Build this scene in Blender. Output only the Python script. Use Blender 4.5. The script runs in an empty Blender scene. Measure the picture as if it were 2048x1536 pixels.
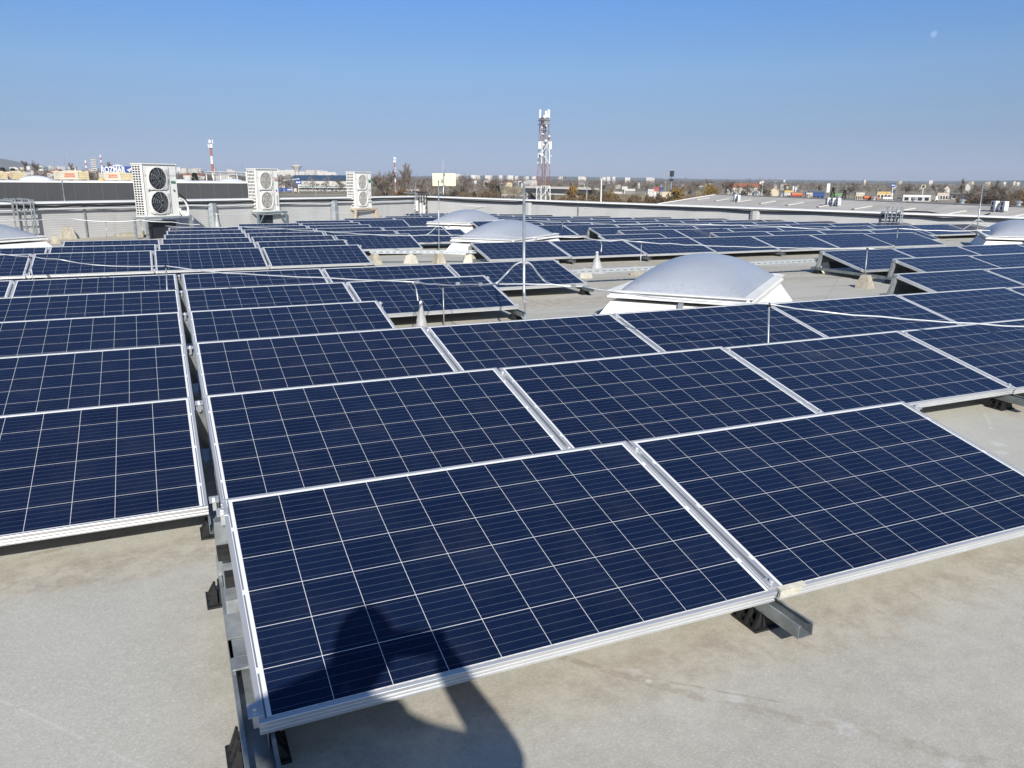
import bpy, math, random
import numpy as np
from mathutils import Vector, Matrix
random.seed(7)
R = math.radians
SC = bpy.context.scene
COL = SC.collection

# ------------------------------------------------------------------ camera
CAM = np.array([-0.1116, -1.8034, 1.317])
YAW, PITCH, ROLL = -0.41597, 0.25218, 0.00449
FPX = 1577.45                                   # focal length in pixels of a 2048 px wide frame
def _basis():
    cy, sy = math.cos(YAW), math.sin(YAW)
    f = np.array([-sy*math.cos(PITCH), cy*math.cos(PITCH), -math.sin(PITCH)])
    r0 = np.array([cy, sy, 0.0]); u0 = np.cross(r0, f)
    c, s = math.cos(ROLL), math.sin(ROLL)
    return c*r0 + s*u0, -s*r0 + c*u0, f
RT, UP, FW = _basis()
cam_d = bpy.data.cameras.new('camera'); cam = bpy.data.objects.new('camera', cam_d); COL.objects.link(cam)
M = Matrix(((RT[0], UP[0], -FW[0], CAM[0]), (RT[1], UP[1], -FW[1], CAM[1]), (RT[2], UP[2], -FW[2], CAM[2]), (0, 0, 0, 1)))
cam.matrix_world = M
cam_d.sensor_width = 36.0; cam_d.lens = 36.0*FPX/2048.0
cam_d.clip_start = 0.02; cam_d.clip_end = 60000
SC.camera = cam

# ------------------------------------------------------------------ light
SUN_TRAVEL = Vector((0.218, 0.821, -0.527)).normalized()
SUN_EL, SUN_AZ = 31.8, 194.85
w = bpy.data.worlds.new('World'); SC.world = w; w.use_nodes = True
nt = w.node_tree; nt.nodes.clear()
sky = nt.nodes.new('ShaderNodeTexSky'); sky.sky_type = 'NISHITA'; sky.sun_disc = False
sky.sun_elevation = R(SUN_EL); sky.sun_rotation = R(SUN_AZ)
sky.altitude = 100; sky.air_density = 0.8; sky.dust_density = 0.5; sky.ozone_density = 5.0
bg = nt.nodes.new('ShaderNodeBackground'); bg.inputs[1].default_value = 0.077
wo = nt.nodes.new('ShaderNodeOutputWorld')
tc = nt.nodes.new('ShaderNodeTexCoord'); sx = nt.nodes.new('ShaderNodeSeparateXYZ'); nt.links.new(tc.outputs['Generated'], sx.inputs[0])
cr = nt.nodes.new('ShaderNodeValToRGB'); nt.links.new(sx.outputs[2], cr.inputs[0])      # clearer blue than the model's yellowish horizon
KEYS = ((0.0, (0.60, 0.65, 0.95)), (0.0524, (0.635, 0.625, 0.745)), (0.0888, (0.745, 0.73, 0.785)), (0.1242, (0.835, 0.86, 0.90)), (0.1584, (0.79, 0.895, 0.995)), (0.1915, (0.75, 0.945, 1.13)))
while len(cr.color_ramp.elements) < len(KEYS): cr.color_ramp.elements.new(0.5)
for e, (p_, c_) in zip(cr.color_ramp.elements, KEYS): e.position = p_; e.color = (*c_, 1)
mx = nt.nodes.new('ShaderNodeMix'); mx.data_type = 'RGBA'; mx.blend_type = 'MULTIPLY'; mx.inputs[0].default_value = 1.0
nt.links.new(sky.outputs[0], mx.inputs[6]); nt.links.new(cr.outputs[0], mx.inputs[7]); nt.links.new(mx.outputs[2], bg.inputs[0]); nt.links.new(bg.outputs[0], wo.inputs[0])
sl = bpy.data.lights.new('sun', 'SUN'); sl.energy = 4.4; sl.angle = R(0.53); sl.color = (1.0, 0.95, 0.87)
so = bpy.data.objects.new('sun', sl); COL.objects.link(so)
so.rotation_euler = SUN_TRAVEL.to_track_quat('-Z', 'Y').to_euler()
SC.view_settings.view_transform = 'Standard'; SC.view_settings.look = 'None'
SC.view_settings.exposure = 0.45; SC.view_settings.gamma = 1.0
SC.cycles.max_bounces = 5; SC.cycles.diffuse_bounces = 3; SC.cycles.glossy_bounces = 3
SC.cycles.transparent_max_bounces = 8; SC.cycles.volume_bounces = 0
SC.cycles.use_denoising = True

# ------------------------------------------------------------------ picking points
def ray(px, py):
    return FW + RT*(px-1024)/FPX - UP*(py-768)/FPX
def P(px, py, depth):                            # point seen at a pixel, at a distance along the view axis
    return Vector(CAM + ray(px, py)*depth)
def zpl(x, y):
    return -0.006*max(0, y-8) - 0.004*max(0, x-3)
H0 = 0.155
def zr(x, y): return zpl(x, y) - H0              # the roof surface
def on_roof(px, py, h=0.0):
    z = -H0; d = ray(px, py)
    for _ in range(8):
        p = CAM + d*((z+h-CAM[2])/d[2]); z = zr(p[0], p[1])
    return Vector(p)
def above(px, py, base):                         # point over 'base' seen at a pixel (same depth)
    d = ray(px, py); b = np.array(base)-CAM
    return Vector(CAM + d*(b@FW)/(d@FW))
ZG = -11.5
def horizon(px): return 357.6 + 0.0045*px
def ground(px, depth):
    p = P(px, horizon(px), depth); p.z = ZG
    return p
E1 = Vector((0.653, -0.757, 0)); E2 = Vector((0.757, 0.653, 0)); UZ = Vector((0, 0, 1))   # axes of the building

# ------------------------------------------------------------------ mesh helpers
class MB:
    def __init__(s): s.v = []; s.f = []
    def add(s, vs, fs):
        n = len(s.v); s.v += [tuple(v) for v in vs]; s.f += [tuple(i+n for i in f) for f in fs]; return s
    def box(s, c, size, ax=None):
        c = Vector(c); X, Y, Z = ax if ax else (Vector((1,0,0)), Vector((0,1,0)), UZ)
        a, b, d = X*size[0]/2, Y*size[1]/2, Z*size[2]/2
        vs = [c+i*a+j*b+k*d for k in (-1,1) for i, j in ((-1,-1),(1,-1),(1,1),(-1,1))]
        return s.add(vs, [(3,2,1,0),(4,5,6,7),(0,1,5,4),(1,2,6,5),(2,3,7,6),(3,0,4,7)])
    def bb(s, x0, x1, y0, y1, z0, z1):
        return s.box(((x0+x1)/2,(y0+y1)/2,(z0+z1)/2),(x1-x0,y1-y0,z1-z0))
    def tube(s, pts, r, n=8, cap=True):
        pts = [Vector(p) for p in pts]; rs = r if isinstance(r, (list, tuple)) else [r]*len(pts)
        rings = []; prev = None
        for i, p in enumerate(pts):
            t = (pts[min(i+1, len(pts)-1)]-pts[max(i-1, 0)])
            t = t.normalized() if t.length > 1e-9 else UZ
            if prev is None:
                a = t.orthogonal().normalized()
            else:
                a = prev - t*prev.dot(t); a = a.normalized() if a.length > 1e-6 else t.orthogonal().normalized()
            prev = a; b = t.cross(a)
            rings.append([p + (a*math.cos(2*math.pi*k/n)+b*math.sin(2*math.pi*k/n))*rs[i] for k in range(n)])
        vs = [v for g in rings for v in g]; fs = []
        for i in range(len(pts)-1):
            for k in range(n):
                k2 = (k+1) % n
                fs.append((i*n+k, i*n+k2, (i+1)*n+k2, (i+1)*n+k))
        if cap:
            fs.append(tuple(range(n-1, -1, -1))); fs.append(tuple((len(pts)-1)*n+k for k in range(n)))
        return s.add(vs, fs)
    def bar(s, a, b, wd, ht, up=UZ):
        a, b = Vector(a), Vector(b); d = (b-a); L = d.length; d.normalize()
        x = d.cross(up); x = x.normalized() if x.length > 1e-6 else d.orthogonal().normalized()
        return s.box((a+b)/2, (wd, L, ht), (x, d, x.cross(d)))
    def prism(s, poly, o, X, Y, Z, z0, z1):      # polygon in the X,Y plane, swept along Z
        o = Vector(o); n = len(poly)
        vs = [o+X*p[0]+Y*p[1]+Z*z for z in (z0, z1) for p in poly]
        fs = [tuple(range(n-1,-1,-1)), tuple(range(n, 2*n))]
        for i in range(n):
            j = (i+1) % n; fs.append((i, j, n+j, n+i))
        return s.add(vs, fs)
    def lathe(s, prof, o, n=16, Z=UZ, X=None):
        o = Vector(o); Z = Vector(Z).normalized(); X = X or Z.orthogonal().normalized(); Y = Z.cross(X)
        vs = [o+Z*z+(X*math.cos(2*math.pi*k/n)+Y*math.sin(2*math.pi*k/n))*r for r, z in prof for k in range(n)]
        fs = []
        for i in range(len(prof)-1):
            for k in range(n):
                k2 = (k+1) % n; fs.append((i*n+k, i*n+k2, (i+1)*n+k2, (i+1)*n+k))
        fs.append(tuple(range(n-1,-1,-1))); fs.append(tuple((len(prof)-1)*n+k for k in range(n)))
        return s.add(vs, fs)
    def frustum(s, o, X, Y, a0, b0, a1, b1, h, z0=0.0):
        o = Vector(o)
        vs = [o+X*i*a+Y*j*b+UZ*z for z, a, b in ((z0,a0/2,b0/2),(z0+h,a1/2,b1/2)) for i, j in ((-1,-1),(1,-1),(1,1),(-1,1))]
        return s.add(vs, [(3,2,1,0),(4,5,6,7),(0,1,5,4),(1,2,6,5),(2,3,7,6),(3,0,4,7)])
    def mesh(s, name, mat, smooth=False):
        me = bpy.data.meshes.new(name); me.from_pydata(s.v, [], s.f)
        for m in (mat if isinstance(mat, (list, tuple)) else [mat]): me.materials.append(m)
        if smooth: me.polygons.foreach_set('use_smooth', [True]*len(me.polygons))
        me.update(); return me
    def build(s, name, mat, parent=None, smooth=False):
        return link(name, s.mesh(name, mat, smooth), parent)
def link(name, me, parent=None):
    o = bpy.data.objects.new(name, me); COL.objects.link(o)
    if parent: o.parent = parent; o.matrix_parent_inverse = Matrix.Translation(-parent.location) if not parent.get('_local') else Matrix()
    return o
def tag(o, label, cat, group=None):
    o['label'] = label; o['category'] = cat
    if group: o['group'] = group
    return o
def thing(name, label, cat, loc=(0,0,0), group=None):          # parts are given in world coordinates
    o = bpy.data.objects.new(name, None); COL.objects.link(o); o.location = loc; o.empty_display_size = 0.2
    return tag(o, label, cat, group)
def setting(o, kind='structure'):
    o['kind'] = kind; return o
def copy_tree(o, parent=None):
    c = o.copy(); COL.objects.link(c)
    if parent: c.parent = parent; c.matrix_parent_inverse = o.matrix_parent_inverse.copy()
    for ch in o.children: copy_tree(ch, c)
    return c

# ------------------------------------------------------------------ materials
class NT:
    def __init__(s, name):
        s.m = bpy.data.materials.new(name); s.m.use_nodes = True; s.t = s.m.node_tree; s.t.nodes.clear()
        s.out = s.n('ShaderNodeOutputMaterial'); s.b = s.n('ShaderNodeBsdfPrincipled'); s.l(s.b.outputs[0], s.out.inputs[0])
    def n(s, k): return s.t.nodes.new(k)
    def l(s, a, b): s.t.links.new(a, b)
    def put(s, sock, v):
        if hasattr(v, 'is_output'): s.l(v, sock)
        elif isinstance(v, tuple) and len(v) == 3 and sock.type == 'RGBA': sock.default_value = (*v, 1)
        else: sock.default_value = v
    def math(s, op, a, b=0.0, c=None):
        n = s.n('ShaderNodeMath'); n.operation = op; s.put(n.inputs[0], a); s.put(n.inputs[1], b)
        if c is not None: s.put(n.inputs[2], c)
        return n.outputs[0]
    def mix(s, f, a, b):
        n = s.n('ShaderNodeMix'); n.data_type = 'RGBA'; s.put(n.inputs[0], f); s.put(n.inputs[6], a); s.put(n.inputs[7], b); return n.outputs[2]
    def mul(s, f, a, b):
        n = s.n('ShaderNodeMix'); n.data_type = 'RGBA'; n.blend_type = 'MULTIPLY'; s.put(n.inputs[0], f); s.put(n.inputs[6], a); s.put(n.inputs[7], b); return n.outputs[2]
    def coord(s, k='Object'): return s.n('ShaderNodeTexCoord').outputs[k]
    def pos(s): return s.n('ShaderNodeNewGeometry').outputs['Position']
    def sep(s, v):
        n = s.n('ShaderNodeSeparateXYZ'); s.l(v, n.inputs[0]); return n.outputs
    def comb(s, x, y, z=0.0):
        n = s.n('ShaderNodeCombineXYZ'); s.put(n.inputs[0], x); s.put(n.inputs[1], y); s.put(n.inputs[2], z); return n.outputs[0]
    def noise(s, v, scale, detail=4, rough=0.6, dist=0.0):
        n = s.n('ShaderNodeTexNoise'); s.put(n.inputs['Scale'], scale); n.inputs['Detail'].default_value = detail
        n.inputs['Roughness'].default_value = rough; n.inputs['Distortion'].default_value = dist
        if v is not None: s.l(v, n.inputs['Vector'])
        return n.outputs[0]
    def vor(s, v, scale, out='Distance'):
        n = s.n('ShaderNodeTexVoronoi'); n.inputs['Scale'].default_value = scale; s.l(v, n.inputs['Vector']); return n.outputs[out]
    def ramp(s, f, lo, hi, a=0.0, b=1.0):
        n = s.n('ShaderNodeMapRange'); n.interpolation_type = 'SMOOTHSTEP'; s.put(n.inputs[0], f)
        for i, v in enumerate((lo, hi, a, b)): s.put(n.inputs[i+1], v)
        return n.outputs[0]
    def scale(s, v, sx, sy, sz):
        n = s.n('ShaderNodeVectorMath'); n.operation = 'MULTIPLY'; s.l(v, n.inputs[0]); n.inputs[1].default_value = (sx, sy, sz); return n.outputs[0]
    def rand(s): return s.n('ShaderNodeObjectInfo').outputs['Random']
    def bump(s, h, strength=0.3, dist=0.01):
        n = s.n('ShaderNodeBump'); n.inputs['Strength'].default_value = strength; n.inputs['Distance'].default_value = dist
        s.l(h, n.inputs['Height']); s.l(n.outputs[0], s.b.inputs['Normal'])
    def set(s, **k):
        for a, v in k.items(): s.put(s.b.inputs[a.replace('_', ' ')], v)
        return s
def plain(name, col, rough=0.6, metal=0.0, var=0.12, scale=6.0, spec=0.4):
    t = NT(name); v = t.coord()
    f = t.ramp(t.noise(v, scale, 5), 0.3, 0.7)
    dark = tuple(c*(1-var) for c in col); lite = tuple(min(1, c*(1+var*0.6)) for c in col)
    t.set(Base_Color=t.mix(f, dark, lite), Roughness=rough, Metallic=metal); t.b.inputs['Specular IOR Level'].default_value = spec
    return t.m

PW, PH, CP, STEP, TILT, PITCH_Y = 1.651, 0.992, 0.1588, 1.6645, 0.23227, 1.4886
def mat_cells():
    t = NT('solar_cells'); X, Y, Z = t.sep(t.coord())
    u = t.math('DIVIDE', t.math('SUBTRACT', X, (PW-10*CP)/2), CP); v = t.math('DIVIDE', t.math('SUBTRACT', Y, (PH-6*CP)/2), CP)
    def dist(a): return t.math('PINGPONG', a, 0.5)
    line = t.math('MAXIMUM', t.math('LESS_THAN', dist(u), 0.0048), t.math('LESS_THAN', dist(v), 0.0064))
    ins = t.math('MULTIPLY', t.math('MULTIPLY', t.math('GREATER_THAN', u, 0.0), t.math('LESS_THAN', u, 10.0)),
                 t.math('MULTIPLY', t.math('GREATER_THAN', v, 0.0), t.math('LESS_THAN', v, 6.0)))
    cell = t.math('MULTIPLY', ins, t.math('SUBTRACT', 1.0, line))
    bus = t.math('LESS_THAN', t.math('PINGPONG', t.math('MULTIPLY', v, 5.0), 0.5), 0.02)
    bus = t.math('LESS_THAN', t.math('PINGPONG', t.math('ADD', t.math('MULTIPLY', v, 5.0), 0.5), 0.5), 0.022)
    wn = t.n('ShaderNodeTexWhiteNoise'); wn.noise_dimensions = '4D'
    t.l(t.comb(t.math('FLOOR', u), t.math('FLOOR', v)), wn.inputs['Vector']); t.l(t.rand(), wn.inputs['W'])
    grain = t.vor(t.coord(), 160.0, 'Color')
    gr = t.sep(grain)[0]
    k = t.math('ADD', t.math('MULTIPLY', wn.outputs[0], 0.5), t.math('MULTIPLY', gr, 0.5))
    navy = t.mix(k, (0.0038, 0.0088, 0.030), (0.0070, 0.0155, 0.047))
    navy = t.mix(t.math('MULTIPLY', t.rand(), 0.25), navy, (0.010, 0.0115, 0.032))
    col = t.mix(bus, navy, (0.085, 0.105, 0.14))
    # edge ribbons in the white margin
    rib = t.math('MAXIMUM', t.math('MULTIPLY', t.math('GREATER_THAN', X, 0.0155), t.math('LESS_THAN', X, 0.0205)),
                 t.math('MULTIPLY', t.math('LESS_THAN', X, PW-0.0155), t.math('GREATER_THAN', X, PW-0.0205)))
    br = t.math('GREATER_THAN', t.math('PINGPONG', t.math('ADD', v, 1.0), 1.0), 0.07)
    rib = t.math('MULTIPLY', rib, br)
    white = t.mix(rib, (0.72, 0.73, 0.72), (0.16, 0.18, 0.22))
    c = t.mix(cell, white, col)
    n = t.noise(t.scale(t.coord(), 9, 30, 1), 6.0, 4)
    dirt = t.math('MULTIPLY', t.ramp(t.math('SUBTRACT', Y, t.math('MULTIPLY', n, 0.016)), 0.006, 0.012, 1.0, 0.0), 0.7)
    c = t.mix(dirt, c, (0.42, 0.36, 0.26))
    dust = t.ramp(t.noise(t.coord(), 3.0, 6, 0.7), 0.42, 0.8, 0.0, 0.025)
    c = t.mix(dust, c, (0.45, 0.42, 0.36))
    spot = t.math('MULTIPLY', t.math('LESS_THAN', t.vor(t.coord(), 5.0), 0.035), t.math('GREATER_THAN', t.noise(t.coord(), 4.0, 1), 0.53))
    c = t.mix(t.math('MULTIPLY', spot, 0.35), c, (0.6, 0.58, 0.5))
    rough = t.ramp(t.noise(t.coord(), 2.0, 4), 0.3, 0.7, 0.16, 0.24)
    t.set(Base_Color=c, Roughness=rough, IOR=1.36)
    return t.m

ALU = plain('anodised_aluminium', (0.70, 0.71, 0.71), 0.36, 0.62, 0.05, 4.0)
CELLS = mat_cells()
BACK = plain('white_backsheet', (0.6, 0.6, 0.6), 0.6)
GALV = plain('galvanised_steel', (0.42, 0.45, 0.46), 0.42, 0.55, 0.25, 14.0)
RAILM = plain('rail_steel', (0.29, 0.32, 0.325), 0.4, 0.5, 0.3, 10.0)
GALVD = plain('dull_galvanised_steel', (0.30, 0.32, 0.33), 0.5, 0.4, 0.25, 9.0)
STEELB = plain('bright_steel', (0.7, 0.69, 0.66), 0.3, 0.6, 0.2, 30.0)
RUBBER = plain('black_rubber', (0.018, 0.018, 0.019), 0.55, 0, 0.3, 20)
BLACKP = plain('black_plastic', (0.02, 0.02, 0.022), 0.5)
WHITE = plain('white_paint', (0.80, 0.80, 0.77), 0.45, 0, 0.05, 2.0)
ACW = plain('off_white_casing', (0.76, 0.75, 0.70), 0.42, 0, 0.05, 1.5)
CREAMP = plain('cream_plastic', (0.80, 0.75, 0.52), 0.5, 0, 0.06, 3.0)
ALWIRE = plain('aluminium_wire', (0.72, 0.74, 0.74), 0.4, 0.3, 0.08, 20)
def mat_roof():
    t = NT('bitumen_roofing'); p = t.pos(); X, Y, Z = t.sep(p)
    fine = t.noise(p, 260.0, 3, 0.7); mid = t.noise(p, 38.0, 5, 0.7); big = t.noise(p, 1.3, 6, 0.62); huge = t.noise(p, 0.22, 3)
    c = t.mix(t.ramp(big, 0.3, 0.72), (0.445, 0.438, 0.378), (0.515, 0.508, 0.44))
    c = t.mix(t.ramp(huge, 0.4, 0.65, 0.0, 0.5), c, (0.44, 0.41, 0.35))
    c = t.mix(t.ramp(mid, 0.42, 0.68, 0.0, 0.35), c, (0.57, 0.56, 0.51))
    c = t.mix(t.ramp(fine, 0.42, 0.72, 0.0, 0.42), c, (0.24, 0.235, 0.215))
    c = t.mix(t.ramp(t.noise(t.scale(p, 1.0, 1.9, 1.0), 105.0, 3, 0.65), 0.53, 0.64, 0.0, 0.55), c, (0.64, 0.635, 0.575))
    c = t.mix(t.ramp(t.noise(t.scale(p, 1.7, 1.0, 1.0), 90.0, 3, 0.65), 0.54, 0.66, 0.0, 0.30), c, (0.33, 0.32, 0.285))
    # fine pale scuffs
    sc = t.noise(t.scale(p, 14.0, 60.0, 1.0), 1.0, 5, 0.7, 2.5)
    c = t.mix(t.ramp(sc, 0.56, 0.72, 0.0, 0.28), c, (0.56, 0.53, 0.48))
    # washed-out dirt lying below the low panel edges
    wob = t.math('MULTIPLY', t.math('SUBTRACT', t.noise(p, 3.2, 5, 0.7, 1.2), 0.5), 0.42)
    def band(x0, x1, y0, y1, k):
        a = t.math('MULTIPLY', t.ramp(X, x0-0.25, x0+0.05), t.ramp(X, x1-0.05, x1+0.25, 1, 0))
        yy = t.math('ADD', Y, wob)
        b = t.math('MULTIPLY', t.ramp(yy, y0-0.16, y0+0.07), t.ramp(yy, y1-0.05, y1+0.15, 1, 0))
        return t.math('MULTIPLY', t.math('MULTIPLY', a, b), k)
    f = band(-0.1, 3.5, -0.10, 0.1, 0.50)
    for b in ((0.2, 5.0, -0.75, 0.2, 0.22), (-4.5, 2.0, 20.3, 23.6, 0.55), (-6, -0.02, 1.30, 1.55, 0.55), (5.0, 9.0, 1.1, 1.6, 0.6), (1.6, 5.2, 5.45, 5.95, 0.5), (3.2, 6.0, 6.7, 7.3, 0.5), (4.0, 17.5, 10.6, 11.4, 0.45), (-4, 3.6, 10.5, 11.2, 0.5), (3.0, 11.0, 7.6, 9.5, 0.25), (-0.1, 0.05, -0.3, 1.5, 0.3)):
        f = t.math('MAXIMUM', f, band(*b))
    brown = t.mix(t.ramp(t.noise(p, 11.0, 6, 0.75), 0.35, 0.65), (0.27, 0.205, 0.135), (0.50, 0.44, 0.34))
    c = t.mix(t.math('MULTIPLY', f, t.ramp(t.noise(p, 5.0, 5, 0.7), 0.2, 0.55, 0.35, 1.0)), c, brown)
    # laps of the roofing sheets, along the building
    s1 = t.math('ADD', t.math('MULTIPLY', X, 0.653), t.math('MULTIPLY', Y, -0.757))
    s1 = t.math('ADD', s1, t.math('MULTIPLY', t.math('SUBTRACT', t.noise(p, 1.5, 3), 0.5), 0.05))
    lap_far = t.ramp(Y, 3.0, 4.5)
    lap = t.math('LESS_THAN', t.math('PINGPONG', t.math('DIVIDE', t.math('ADD', s1, 0.37), 0.98), 0.5), 0.007)
    pale = t.ramp(t.noise(p, 7.0, 4, 0.7), 0.44, 0.6)
    c = t.mix(t.math('MULTIPLY', lap, t.math('MULTIPLY', pale, t.math('MULTIPLY', lap_far, 0.35))), c, (0.62, 0.61, 0.57))
    lap2 = t.math('LESS_THAN', t.math('PINGPONG', t.math('DIVIDE', t.math('ADD', s1, 0.40), 0.98), 0.5), 0.012)
    c = t.mix(t.math('MULTIPLY', lap2, t.math('MULTIPLY', lap_far, 0.2)), c, (0.20, 0.19, 0.17))
    # long weather streaks on the far roof
    st = t.noise(t.scale(p, 0.35, 2.6, 1.0), 1.0, 5, 0.65, 0.6)
    c = t.mix(t.math('MULTIPLY', t.ramp(st, 0.46, 0.66, 0.0, 0.45), t.ramp(Y, 4.0, 7.0)), c, (0.27, 0.255, 0.225))
    # white splashes of old coating
    def dot(x, y, r, k=0.8, sy=1.0):
        dx = t.math('SUBTRACT', X, x); dy = t.math('MULTIPLY', t.math('SUBTRACT', Y, y), sy)
        d = t.math('SQRT', t.math('ADD', t.math('POWER', dx, 2.0), t.math('POWER', dy, 2.0)))
        d = t.math('ADD', d, t.math('MULTIPLY', t.math('SUBTRACT', t.noise(p, 45.0, 4, 0.75), 0.5), r*2.4))
        return t.ramp(d, r*0.45, r*1.1, k, 0.0)
    g = None
    for (px, py, r, k, sy) in ((1470, 1396, 0.030, 0.55, 1.0), (1692, 1458, 0.036, 0.7, 1.0), (1297, 1362, 0.010, 0.9, 1.0), (1905, 1527, 0.03, 0.5, 1),
                               (1270, 1345, 0.022, 0.35, 1.0), (1994, 888, 0.05, 0.75, 1.0), (2003, 905, 0.045, 0.7, 1.0), (1982, 857, 0.025, 0.6, 1.0)):
        q = on_roof(px, py); d = dot(q.x, q.y, r, k, sy); g = d if g is None else t.math('MAXIMUM', g, d)
    def stroke(a, b, r, k):
        a, b = on_roof(*a), on_roof(*b); L = (b-a).length; dx, dy = (b.x-a.x)/L, (b.y-a.y)/L
        rx, ry = t.math('SUBTRACT', X, a.x), t.math('SUBTRACT', Y, a.y)
        al = t.math('ADD', t.math('MULTIPLY', rx, dx), t.math('MULTIPLY', ry, dy))
        ac = t.math('ABSOLUTE', t.math('ADD', t.math('SUBTRACT', t.math('MULTIPLY', rx, dy), t.math('MULTIPLY', ry, dx)),
                    t.math('MULTIPLY', t.math('SUBTRACT', t.noise(p, 9.0, 4, 0.7), 0.5), r*2.5)))
        m = t.math('MULTIPLY', t.ramp(ac, r*0.5, r, 1, 0), t.math('MULTIPLY', t.math('GREATER_THAN', al, 0.0), t.math('LESS_THAN', al, L)))
        return t.math('MULTIPLY', m, t.math('MULTIPLY', t.ramp(t.noise(p, 24.0, 4, 0.7), 0.38, 0.58), k))
    for s_ in (((0, 1400), (300, 1540), 0.006, 0.55), ((1968, 826), (1985, 860), 0.012, 0.7), ((1120, 622), (1205, 586), 0.014, 0.6), ((1600, 530), (1650, 495), 0.02, 0.5)):
        g = t.math('MAXIMUM', g, stroke(*s_))
    c = t.mix(t.math('MULTIPLY', g, 0.75), c, (0.60, 0.60, 0.57))
    d_ = None
    for s_ in (((1060, 1290), (1190, 1335), 0.02, 0.5), ((1190, 1335), (1420, 1400), 0.022, 0.35), ((1420, 1400), (1680, 1455), 0.024, 0.3), ((1680, 1455), (2060, 1545), 0.024, 0.3), ((1240, 1345), (1560, 1405), 0.006, 0.4), ((1700, 1100), (2060, 1060), 0.02, 0.35), ((60, 1110), (330, 1050), 0.02, 0.45)):
        k_ = stroke(*s_); d_ = k_ if d_ is None else t.math('MAXIMUM', d_, k_)
    c = t.mix(d_, c, (0.25, 0.20, 0.14))
    t.set(Base_Color=c, Roughness=0.85); t.b.inputs['Specular IOR Level'].default_value = 0.25
    t.bump(t.math('ADD', t.math('MULTIPLY', fine, 0.5), t.math('MULTIPLY', mid, 0.3)), 0.16, 0.004)
    return t.m
ROOF = mat_roof()

# ------------------------------------------------------------------ the setting
K = Vector((10.2, 31.0, 0)); DL = Vector((-12.5, -8.3, 0)).normalized(); DR = Vector((14.0, -17.3, 0)).normalized()
def roof_sheet():
    m = MB(); n = 44; L, W = 40.0, 58.0
    for i in range(n+1):
        for j in range(n+1):
            p = K + DL*(L*i/n) + DR*(W*j/n); m.v.append((p.x, p.y, zr(p.x, p.y)))
    for i in range(n):
        for j in range(n):
            a = i*(n+1)+j; m.f.append((a, a+1, a+n+2, a+n+1))
    return setting(m.build('roof_deck', ROOF, smooth=True))
roof_sheet()
def mat_ground():
    t = NT('fields'); p = t.pos()
    a = t.noise(p, 0.006, 6, 0.6, 0.4); b = t.noise(p, 0.05, 5, 0.65)
    c = t.mix(t.ramp(a, 0.36, 0.56), (0.14, 0.12, 0.08), (0.33, 0.28, 0.20))
    c = t.mix(t.ramp(b, 0.45, 0.62, 0, 0.7), c, (0.085, 0.085, 0.045))
    c = t.mix(t.ramp(t.noise(t.scale(p, 0.004, 0.03, 1), 1.0, 3), 0.52, 0.6, 0, 0.6), c, (0.30, 0.26, 0.18))
    t.set(Base_Color=c, Roughness=0.95); return t.m
g = MB(); N_ = 64
g.v = [(3000, 7000, ZG)] + [(3000+13500*math.cos(2*math.pi*k/N_), 7000+13500*math.sin(2*math.pi*k/N_), ZG) for k in range(N_)]
g.f = [(0, 1+k, 1+(k+1) % N_) for k in range(N_)]
setting(g.build('ground', mat_ground()))

def mat_wallsheet(name, col):
    t = NT(name); p = t.pos(); X, Y, Z = t.sep(p)
    fr = t.math('PINGPONG', t.math('DIVIDE', Z, 0.06), 0.5)
    c = t.mix(t.ramp(t.noise(p, 1.2, 5), 0.35, 0.65), col, tuple(v*0.9 for v in col))
    c = t.mix(t.ramp(fr, 0.0, 0.12, 0.35, 0.0), c, tuple(v*0.55 for v in col))
    c = t.mix(t.ramp(t.noise(t.scale(p, 3, 3, 0.2), 1.0, 4), 0.5, 0.75, 0, 0.3), c, (0.30, 0.29, 0.27))
    t.set(Base_Color=c, Roughness=0.6); t.bump(fr, 0.4, 0.02); return t.m
WSHEET = mat_wallsheet('pale_ribbed_cladding', (0.46, 0.46, 0.45))
def parapet(label, d, inner, zt0, zt1, L, stretch):
    t = thing('parapet_wall', label, 'wall', (K.x, K.y, -0.3))
    nrm = Vector((-d.y, d.x, 0));  nrm = nrm if nrm.dot(Vector((CAM[0]-K.x, CAM[1]-K.y, 0))) < 0 else -nrm   # outward
    a = K + d*(-0.25); b = K + d*L
    zt = lambda s: zt0 + (zt1-zt0)*s/stretch
    m = MB(); vs = []
    for s, p in ((0, a), (L, b)):
        for o in (0.0, 0.25):
            q = p + nrm*o; vs += [(q.x, q.y, ZG if o else -0.9), (q.x, q.y, zt(s)-0.05)]
    m.add(vs, [(0,1,5,4), (2,6,7,3), (1,3,7,5), (0,4,6,2), (0,2,3,1), (4,5,7,6)])
    m.build('cladding', WSHEET, t)
    m = MB(); a2, b2 = a-nrm*0.05, b-nrm*0.05
    X = d.normalized()
    vs = []
    for s, p in ((0, a2), (L, b2)):
        for o in (0.0, 0.36):
            q = p + nrm*o; vs += [(q.x, q.y, zt(s)-0.052), (q.x, q.y, zt(s)-0.012+(0.0 if o == 0 else 0.015))]
    m.add(vs, [(0,1,5,4), (2,6,7,3), (1,3,7,5), (0,4,6,2), (0,2,3,1), (4,5,7,6)])
    m.build('coping', WHITE, t)
    return t, nrm, zt
far_t, far_n, far_z = parapet('long grey ribbed parapet wall behind the three heat pump units', DL, True, 0.69, 0.735, 38, 15.0)
rgt_t, rgt_n, rgt_z = parapet('pale grey parapet wall along the right edge of the roof', DR, True, 0.69, 0.33, 56, 21.8)
rng = random.Random(3)
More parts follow.
